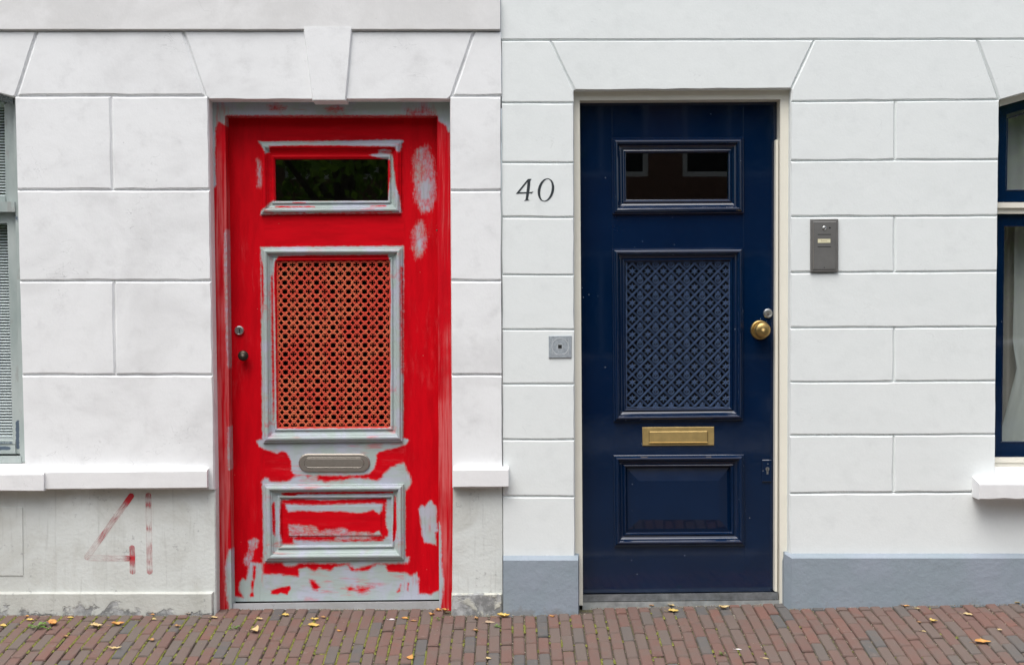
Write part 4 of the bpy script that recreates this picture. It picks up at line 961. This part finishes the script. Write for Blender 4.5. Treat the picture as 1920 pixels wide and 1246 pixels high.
m.loft(rows); m.prism([(1850, 190), (1887.5, 200), (1885.5, 378.5), (1850, 378.5)], .0855, .15); m.prism([(1885.5, 357), (2315, 357), (2315, 378.4), (1885.5, 378.4)], .0852, .15); m.prism([(2313, 200), (2350, 190), (2350, 378), (2315, 378)], .0855, .15); m.build('sash', NV, winR)
m = MB(); m.prism([(1850, 402), (1882.5, 402), (1876.5, 856), (1850, 856)], .0855, .15); m.prism([(1882.5, 402), (2318, 402), (2318, 423), (1882.2, 423)], .0852, .15); m.prism([(1876.7, 829), (2322, 829), (2322, 856), (1876.5, 856)], .0852, .15); m.prism([(2318, 402), (2350, 402), (2350, 856), (2322, 856)], .0855, .15); m.build('sash', NV, winR)
m = MB()
for pl in ([(1887, 357), (1889, 222), (1920, 212), (1980, 193)], [(1877.5, 828), (1882.5, 424), (2318, 424)], [(1877.5, 828), (2320, 828)], [(1886, 356.5), (2314, 356.5)]): m.ridge(pl, .0852, 2.4, .003)
m.build('glazing_bead', NV, winR, fix=False)
pane(winR, [(1870, 175), (2330, 150), (2330, 374), (1870, 374)], .110); pane(winR, [(1868, 405), (2330, 405), (2330, 850), (1868, 850)], .112)
def curtain(edge, x1, Y, label, amp=.022, wl=.13, mat=None):
    vs, fs = [], []; N = 110; rows = 26
    ys = np.linspace(edge[0][1], edge[-1][1], rows)
    for r_, y in enumerate(ys):
        xe = np.interp(y, [q[1] for q in edge], [q[0] for q in edge])
        for i in range(N+1):
            t = i/N; px = xe+(x1-xe)*t; v = P(px, y, Y); ph = t*(x1-edge[0][0])*PX/wl*6.28
            vs.append((v.x, Y+amp*math.sin(ph)+amp*.4*math.sin(ph*2.3+1), v.z))
    n_ = N+1; fs = [(a*n_+i, a*n_+i+1, (a+1)*n_+i+1, (a+1)*n_+i) for a in range(rows-1) for i in range(N)]
    o = obj('curtain', vs, fs, mat or M['curtain'], smooth=True, fix=False); return tag(o, label, 'curtain')
curtain([(1884, 190), (1882, 380)], 2320, .20, 'pale pleated curtain behind the arched upper light of the right window')
curtain([(1904, 405), (1902, 560), (1900, 640), (1908, 690), (1880, 800), (1872, 850)], 2325, .24, 'pale sheer curtain swept aside in the tall lower right window')

curtain([(1862, 405), (1858, 850)], 2325, .30, 'made-up grey net standing in for the street reflection in the lower right window', .012, .09, M['net'])  # added sheet, takes the place of a reflection in the glass

# ------------------------------------------------------------------ fittings on the walls
ic = thing('intercom_panel', P(1546, 508, YR), 'grey metal door intercom with a cream name card right of the navy door', 'intercom')
m = MB(); m.block([(1520, 411), (1572, 410.3), (1572, 509.5), (1520, 510)], YR-.012, YR-.0005, 1.2, .003, seg=999); m.build('housing', M['panel'], ic)
m = MB(); m.block([(1524, 415.5), (1567.5, 415.2), (1567, 505), (1524.3, 505.3)], YR-.0145, YR-.0115, .8, .0012, seg=999); m.build('cover', M['panel_in'], ic)
m = MB(); m.ridge([(1525, 417), (1525, 504)], YR-.0146, 1.0, .0008); m.build('cover_edge', M['steel'], ic, fix=False)
m = MB(); m.lathe((1545.6, 427.5, YR-.0145), [(.0085, 0), (.0085, .002), (.0065, .003), (.005, .0015), (.003, .002), (0, .0026)], 20); m.build('camera_lens', M['zinc'], ic)
m = MB(); m.lathe((1545.6, 426.8, YR-.0160), [(.0048, 0), (.004, .0016), (0, .0022)], 16); m.build('lens_glass', M['panel'], ic, smooth=True)
m = MB(); m.prism(disc(1556, 427, 1.7, 10), YR-.0149, YR-.014); m.build('sensor', M['black'], ic)
for y in (439.5, 462.5):
    m = MB(); m.prism([(1533, y-.6), (1558, y-.6), (1558, y+.6), (1533, y+.6)], YR-.0148, YR-.014); m.build('groove', M['black'], ic)
m = MB(); m.prism([(1533.5, 448), (1557, 447.8), (1557, 455), (1533.5, 455.2)], YR-.0152, YR-.014); m.build('name_card', M['card'], ic)
m = MB()
for (x, w, h) in ((1539.6, .9, 3.0), (1541.3, .7, 1.8), (1542.8, 1.0, 1.8), (1544.6, .8, 2.3), (1546.2, .8, 1.7), (1547.8, .8, 1.7), (1549.4, .7, 1.6)): m.prism([(x, 452.4-h), (x+w, 452.4-h), (x+w, 452.4), (x, 452.4)], YR-.0156, YR-.0150)
m.build('card_writing', simple('faded_pencil', (.36, .33, .22), .8), ic)
m = MB(); m.prism(disc(1545.5, 501.3, 1.0, 8), YR-.0149, YR-.014); m.build('screw', M['black'], ic)

pl = thing('bell_plate', P(1050, 670, YR), 'square blue-grey stone plate with a round boss and square hole left of the navy door', 'plate')
m = MB(); m.block([(1029, 629.5), (1072, 629), (1071.5, 670.5), (1029, 671)], YR-.0055, YR-.0005, .8, .0015, .25, 10); m.build('base', M['stone_plate'], pl)
m = MB(); m.ridge(disc(1050.5, 649.5, 15.6, 30), YR-.0054, 1.4, .0010, True); m.ridge([(1035.5, 635), (1065.5, 635), (1065.5, 664.5), (1035.5, 664.5)], YR-.0054, 1.0, .0007, True); m.build('carved_rim', M['stone_plate_rim'], pl, fix=False)
m = MB(); m.ridge(disc(1050, 649.5, 4.9, 4)[:0]+[(1046, 645.5), (1054, 645.5), (1054.2, 653.8), (1046, 653.8)], YR-.0054, 1.6, .0011, True); m.build('hole_rim', M['stone_plate_rim'], pl, fix=False)
m = MB(); m.prism([(1046.4, 646), (1053.4, 646), (1053.4, 652.8), (1046.4, 652.8)], YR-.0062, YR-.0045); m.build('hole', M['black'], pl)

# ------------------------------------------------------------------ fallen leaves and weeds
def leaf_obj(px, py, lpx, wpx, rot, m, label, curl=.5, name='fallen_leaf', cat='leaf'):
    c = hit(px, py); L, W = lpx*PX*.92, wpx*PX*1.7
    r = random.Random(int(px*13+py)); vs, fs = [], []; N = 9
    for i in range(N+1):
        t = i/N; w = W/2*math.sin(math.pi*min(1, t*1.02))**.75*(1-.25*t)*(1+r.uniform(-.14, .14)); x = (t-.5)*L
        z = curl*L*.55*(t-.5)**2*2+.0012; side = .25*W*math.sin(t*3+r.random())
        cu = curl*r.uniform(.5, 1.1)
        for s in (-1, -.5, 0, .5, 1): vs.append((x, s*w+side, z+abs(s)*w*cu+r.uniform(-.0006, .0006)))
    for i in range(N):
        for k_ in range(4): a = i*5+k_; fs.append((a, a+1, a+6, a+5))
    b = len(vs); ls = L*.35; vs += [(-L/2, -.0006, .0020), (-L/2, .0006, .0020), (-L/2-ls, .001, .004+curl*.004), (-L/2-ls, 0, .0052+curl*.004)]; fs.append((b, b+1, b+2, b+3))
    e = 1e-3; sy = (gz(c.x, c.y+e)-gz(c.x, c.y-e))/(2*e)
    X = Matrix.Translation(c+Vector((0, 0, .0012))) @ Euler((math.atan(sy), 0, R(rot))).to_matrix().to_4x4()
    me = bpy.data.meshes.new(name); me.from_pydata(vs, [], fs); me.materials.append(LM[m]); me.polygons.foreach_set('use_smooth', [True]*len(fs))
    o = bpy.data.objects.new(name, me); C.objects.link(o); o.matrix_world = X; sol = o.modifiers.new('thickness', 'SOLIDIFY'); sol.thickness = .0006
    return tag(o, label, cat, 'fallen leaves on the bricks')
for a in [
 (6, 1175, 14, 8, 10, 'y', 'yellow leaf cut by the left edge of the picture', .3), (97, 1173, 24, 12, -20, 'o', 'crumpled orange leaf lying beside the green weed at far left', .9),
 (51, 1156, 9, 4, 0, 'o', 'small orange scrap by the grey base left of the weed', .4), (56, 1164, 14, 7, 20, 'y', 'small yellow leaf just above the green weed', .5),
 (121, 1150.8, 8, 3, 5, 'o', 'tiny orange leaf touching the grey base right of the weed', .3), (132, 1159, 13, 6, 15, 'y', 'mossy yellow leaf between weed and painted number', .3),
 (180, 1177, 26, 9, 12, 'p', 'dry pale curled leaf below the painted number 41', .8), (221, 1173, 26, 9, 25, 'o', 'orange-brown leaf right of the dry pale one', .8),
 (215, 1218, 26, 5, 20, 'p', 'pale thin curved leaf low in the foreground at left', .9), (124, 1194, 11, 5, 10, 'b', 'small russet leaf below the green weed', .4),
 (286, 1153, 9, 4, 0, 'o', 'tiny orange leaf at the base below the figure 1', .4), (284, 1202, 13, 7, -10, 'b', 'russet leaf left of the red door in the foreground', .7),
 (289, 1163, 9, 5, 15, 'p', 'small pale leaf under the tiny orange one', .6), (353, 1152, 9, 5, 10, 'b', 'small brown leaf at the corner of the grey plinth', .5),
 (333, 1176, 13, 6, 30, 'b', 'forked brown leaf in front of the grey plinth corner', .8), (402, 1160, 15, 6, 0, 'p', 'pale curled leaf at the left foot of the red frame', .7),
 (487, 1163, 14, 6, 20, 'p', 'pale curled leaf before the red threshold', .8), (535, 1155, 16, 8, 0, 'y', 'yellow leaf under the middle of the red threshold', .5),
 (590, 1163, 18, 6, 25, 'y', 'upper of two curled yellow leaves below the red door', .7), (588, 1174, 24, 11, 5, 'y', 'lower flat one of two yellow leaves below the red door', .25),
 (606, 1159, 12, 6, 0, 'b', 'brown leaf right of the two yellow leaves', .6), (476, 1186, 20, 14, -25, 'p', 'large pale yellow curled leaf with a long stem', .8),
 (638, 1184, 9, 6, 60, 'o', 'small orange leaf left of the white petal', .4), (735, 1163, 12, 5, 5, 'w', 'white petal on the bricks below the red door', .2),
 (759, 1161, 15, 7, -10, 'o', 'orange leaf right of the white petal', .4), (776, 1166, 14, 5, 0, 'b', 'olive brown leaf next to the orange one', .4),
 (814, 1137, 12, 8, 40, 'o', 'topmost orange leaf in the right corner of the red threshold', .9), (823, 1147, 12, 8, 20, 'o', 'orange leaf at the foot of the red frame', .9),
 (811, 1154, 11, 7, 60, 'o', 'lowest orange leaf of the cluster by the red frame', .9), (838, 1147, 14, 8, 80, 'o', 'upright orange leaf leaning at the peeling plinth', .9),
 (768, 1235, 16, 10, -30, 'o', 'bright orange leaf in the foreground below the red door', .3), (892, 1183, 11, 5, 10, 'b', 'small brown leaf below the peeling plinth', .5),
 (893, 1162, 10, 6, 0, 'b', 'brown curl close to the peeling plinth', .9), (919, 1168, 20, 9, 20, 't', 'flat tan leaf beside the green tuft', .15),
 (944, 1158, 27, 10, 8, 'y', 'curled orange-yellow leaf at the blue-grey plinth edge', .9), (916, 1236, 10, 5, 25, 'p', 'small pale scrap low between the doors', .3),
 (1037, 1157, 7, 6, 80, 'o', 'small orange leaf before the blue-grey plinth', .6), (1207, 1129, 18, 7, 5, 'y', 'leftmost yellow leaf along the navy threshold', .7),
 (1221, 1136.5, 12, 6, -15, 'o', 'orange leaf just below the leftmost threshold leaf', .5), (1258, 1136, 18, 7, -30, 'p', 'pale leaf hanging down from the navy threshold', .5),
 (1263, 1147, 22, 11, 5, 'y', 'broad yellow leaf on the bricks before the navy door', .4), (1287, 1131, 24, 6, 5, 'p', 'long pale leaf against the navy threshold', .7),
 (1325, 1132, 30, 10, -8, 'o', 'largest orange leaf lying against the navy threshold', .5), (1358, 1142, 24, 8, 15, 'p', 'pale yellow curled leaf right of centre before the navy door', .9),
 (1447, 1127, 12, 6, 5, 'y', 'greenish yellow leaf at the right end of the navy threshold', .3), (1586, 1134, 14, 6, 0, 'o', 'orange leaf against the right plinth near its left end', .7),
 (1697, 1137, 19, 6, -20, 'o', 'orange leaf against the middle of the right plinth', .5), (1720, 1141, 12, 3, 0, 'p', 'thin pale leaf right of the orange plinth leaf', .3),
 (1815, 1133, 16, 5, 0, 'o', 'brown-orange leaf against the right plinth below the sill', .5), (1908, 1131, 11, 6, 30, 'y', 'yellow leaf at the far right plinth', .6),
 (1815, 1154, 20, 6, -35, 'p', 'pale yellow leaf below the right window sill', .5), (1752, 1167, 16, 8, 35, 'y', 'folded yellow leaf in the middle of the right pavement', .8),
 (1724, 1168, 8, 4, 0, 'b', 'small reddish leaf left of the folded yellow one', .4), (1732, 1185, 9, 3, -20, 'p', 'thin pale sliver below the folded yellow leaf', .3),
 (1843, 1206, 32, 10, 8, 'o', 'large orange-yellow leaf in the right foreground', .4), (1875, 1183, 9, 5, 20, 'p', 'small pale leaf above the large foreground one at right', .5),
 (1385, 1219, 12, 3, 0, 'w', 'white sliver in the foreground before the navy door', .2), (1436, 1235, 13, 2.5, -25, 'p', 'straw-like pale leaf in the right foreground', .2),
]: leaf_obj(*a[:6], a[6], a[7])
def weed(px, py, wpx, n_, label, tall=.5):
    c = hit(px, py); vs, fs = [], []; Rr = wpx*PX/2; r = random.Random(int(px))
    w = thing('weed', c, label, 'weed', 'weeds in the joints')
    for i in range(n_):
        a = r.uniform(0, 6.28); d = Rr*r.uniform(.15, .95); L = Rr*r.uniform(.35, .65); b = len(vs)
        p = Vector((c.x+d*math.cos(a), c.y+d*math.sin(a)*.8, gz(c.x+d*math.cos(a), c.y+d*math.sin(a)*.8)+.002+r.uniform(.15, 1)*Rr*tall)); ux = Vector((math.cos(a), math.sin(a), r.uniform(-.2, .5))).normalized(); uy = Vector((-math.sin(a), math.cos(a), r.uniform(-.2, .2)))
        for s, t in ((0, 0), (.3, .34), (.7, .36), (1, 0), (.7, -.36), (.3, -.34)): vs.append(tuple(p+ux*(s*L)+uy*(t*L)))
        fs.append(tuple(range(b, b+6)))
        b = len(vs); q = Vector((c.x, c.y, c.z-.004)); vs += [tuple(q), tuple(q+Vector((.0012, 0, 0))), tuple(p+Vector((.0006, 0, 0))), tuple(p)]; fs.append((b, b+1, b+2, b+3))
    obj('foliage', vs, fs, LM['g'], w, fix=False)
weed(70, 1177, 26, 26, 'bright green weed with the orange leaf at far left'); weed(823, 1163, 15, 9, 'small round-leaved green weed at the foot of the red frame', .8)
weed(932, 1176, 14, 16, 'green tuft beside the tan leaf below the pier between the doors', .5); weed(1354, 1228, 14, 18, 'yellow-green weed in the foreground before the navy door', .6)
weed(88, 1180, 16, 14, 'low green sprig right beside the far left weed', .4); weed(437, 1178, 22, 14, 'flat grassy tuft in a joint left of the red threshold', .15)

# ------------------------------------------------------------------ across the street (seen mirrored in the panes and the gloss paint)
def street_tree(x, y, h, label, seed):
    r = random.Random(seed); z0 = -.22; t = thing('street_tree', (x, y, z0), label, 'tree', 'trees across the street')
    m = MB(); rings = []
    for i in range(7):
        q = i/6; rad = .20*(1-.55*q); rings.append([(x+rad*math.cos(2*math.pi*k_/9)+.06*math.sin(q*4+seed), y+rad*math.sin(2*math.pi*k_/9), z0+q*h*.55) for k_ in range(9)])
    m.loft(rings)
    for k_ in range(6):
        a = k_*1.05+r.random(); p0 = Vector((x, y, z0+h*(.32+.04*k_))); p1 = p0+Vector((math.cos(a)*1.2, math.sin(a)*1.2, h*.22)); rr = []
        for q in range(4):
            c = p0.lerp(p1, q/3); rad = .07*(1-.7*q/3); rr.append([(c.x+rad*math.cos(2*math.pi*j/6), c.y+rad*math.sin(2*math.pi*j/6), c.z) for j in range(6)])
        m.loft(rr)
    m.build('trunk', M['bark'], t)
    vs, fs = [], []; cl = [(r.gauss(0, .95), r.gauss(0, .85), r.uniform(.22, 1.0)*h*.9) for _ in range(46)]
    for cx, cy, cz in cl:
        for _ in range(150):
            p = Vector((x+cx+r.gauss(0, .34), y+cy+r.gauss(0, .34), z0+.3+cz+r.gauss(0, .28))); s = r.uniform(.05, .10)
            a = Vector((r.gauss(0, 1), r.gauss(0, 1), r.gauss(0, 1))).normalized(); b = a.cross(Vector((r.gauss(0, 1), r.gauss(0, 1), r.gauss(0, 1)))).normalized()
            i = len(vs); vs += [tuple(p+a*s), tuple(p+b*s*.6), tuple(p-a*s), tuple(p-b*s*.6)]; fs.append((i, i+1, i+2, i+3))
    obj('crown', vs, fs, M['foliage'], t, fix=False)
street_tree(-2.0, -10.4, 6.2, 'leafy green tree mirrored in the pane of the red door', 3)
street_tree(-7.0, -10.8, 7.5, 'green tree across the street beyond the left window', 5)
street_tree(6.4, -11.4, 7.2, 'green tree across the street beyond the right window', 9)
def far_house(x0, x1, y, h, label):
    t = thing('brick_house', ((x0+x1)/2, y, -.22), label, 'house', 'houses across the street'); cols = int((x1-x0)/1.9); w = (x1-x0)/cols
    zs = [(.7, 2.3), (3.4, 5.0)]; m = MB(); zc = [-.22]+[q for p in zs for q in p]+[h]
    for c_ in range(cols):
        a = x0+c_*w; m.box(a, a+.5, y-.3, y, -.22, h)
        for i in range(0, len(zc), 2): m.box(a+.5, a+w, y-.3, y, zc[i], zc[i+1])
    m.build('wall', M['house_brick'], t)
    for c_ in range(cols):
        for z0, z1 in zs:
            a = x0+c_*w+.5; b = x0+(c_+1)*w; m = MB(); m.box(a, b, y-.12, y-.06, z0, z0+.08); m.box(a, b, y-.12, y-.06, z1-.08, z1); m.box(a, a+.08, y-.12, y-.06, z0+.08, z1-.08); m.box(b-.08, b, y-.12, y-.06, z0+.08, z1-.08); m.box((a+b)/2-.03, (a+b)/2+.03, y-.115, y-.065, z0+.08, z1-.08)
            f = m.build('window', M['trim'], t); m = MB(); m.add([(a, y-.09, z0), (b, y-.09, z0), (b, y-.09, z1), (a, y-.09, z1)], [(0, 1, 2, 3)]); m.build('pane', M['black'], f, fix=False)
    m = MB(); m.add([(x0, y+.1, h), (x1, y+.1, h), (x1, y-2.5, h+2), (x0, y-2.5, h+2), (x0, y-5, h), (x1, y-5, h)], [(0, 1, 2, 3), (3, 2, 5, 4), (0, 3, 4), (1, 5, 2)]); m.build('roof', M['roof'], t)
far_house(.2, 7.8, -13.6, 5.8, 'brown brick house mirrored in the pane of the navy door'); far_house(8.0, 15.6, -13.6, 6.1, 'taller brown brick house across the street at right')
far_house(-15.5, -7.9, -13.7, 5.9, 'brown brick house across the street far left'); far_house(-7.7, 0.0, -13.9, 6.0, 'brown brick house behind the street trees')
def car(x, y, z, label):
    t = thing('parked_car', (x, y, z), label, 'car')
    prof = [(-2.1, .35), (-2.12, .62), (-1.95, .80), (-1.2, .92), (-.62, 1.38), (.55, 1.44), (1.25, 1.36), (1.9, .98), (2.1, .90), (2.12, .40), (1.75, .30), (-1.8, .30)]
    m = MB(); rr = []
    for yy, ins in ((-.82, .03), (-.78, 0.0), (.78, 0.0), (.82, .03)):
        rr.append([(x+px*(1-ins), y+yy*(1 if pz < .95 else .86), z+pz-(ins if pz > 1 else 0)) for px, pz in prof])
    m.loft(rr); m.build('body', M['car_paint'], t)
    for sy in (-1, 1):
        for poly in ([(-1.05, .96), (-.55, 1.32), (.02, 1.36), (.02, .96)], [(.08, .96), (.08, 1.36), (.6, 1.37), (1.2, 1.30), (1.6, 1.0)]):
            m = MB(); f = [(x+a, y+sy*(.79 if b < 1.1 else .715)+sy*.012, z+b) for a, b in poly]; m.add(f, [tuple(range(len(f)))]); m.build('side_window', M['black'], t, fix=False)
        for wx in (-1.3, 1.3):
            m = MB(); rg = []
            for (rad, yy) in ((.0001, .84), (.2, .845), (.31, .84), (.32, .80), (.32, .62), (.0001, .62)): rg.append([(x+wx+rad*math.cos(2*math.pi*i/20), y+sy*yy, z+.32+rad*math.sin(2*math.pi*i/20)) for i in range(20)])
            m.loft(rg); w = m.build('wheel', M['tyre'], t)
            m = MB(); m.loft([[(x+wx+rad*math.cos(2*math.pi*i/16), y+sy*yy, z+.32+rad*math.sin(2*math.pi*i/16)) for i in range(16)] for rad, yy in ((.19, .842), (.18, .85), (.05, .848))]); m.build('rim', M['zinc'], w)
        m = MB(); m.box(x-2.13, x-2.09, y+sy*.62-.12, y+sy*.62+.12, z+.62, z+.74); m.build('headlight', M['trim'], t)
car(5.0, -7.9, -.33, 'silver car parked across the street, mirrored in the right window')
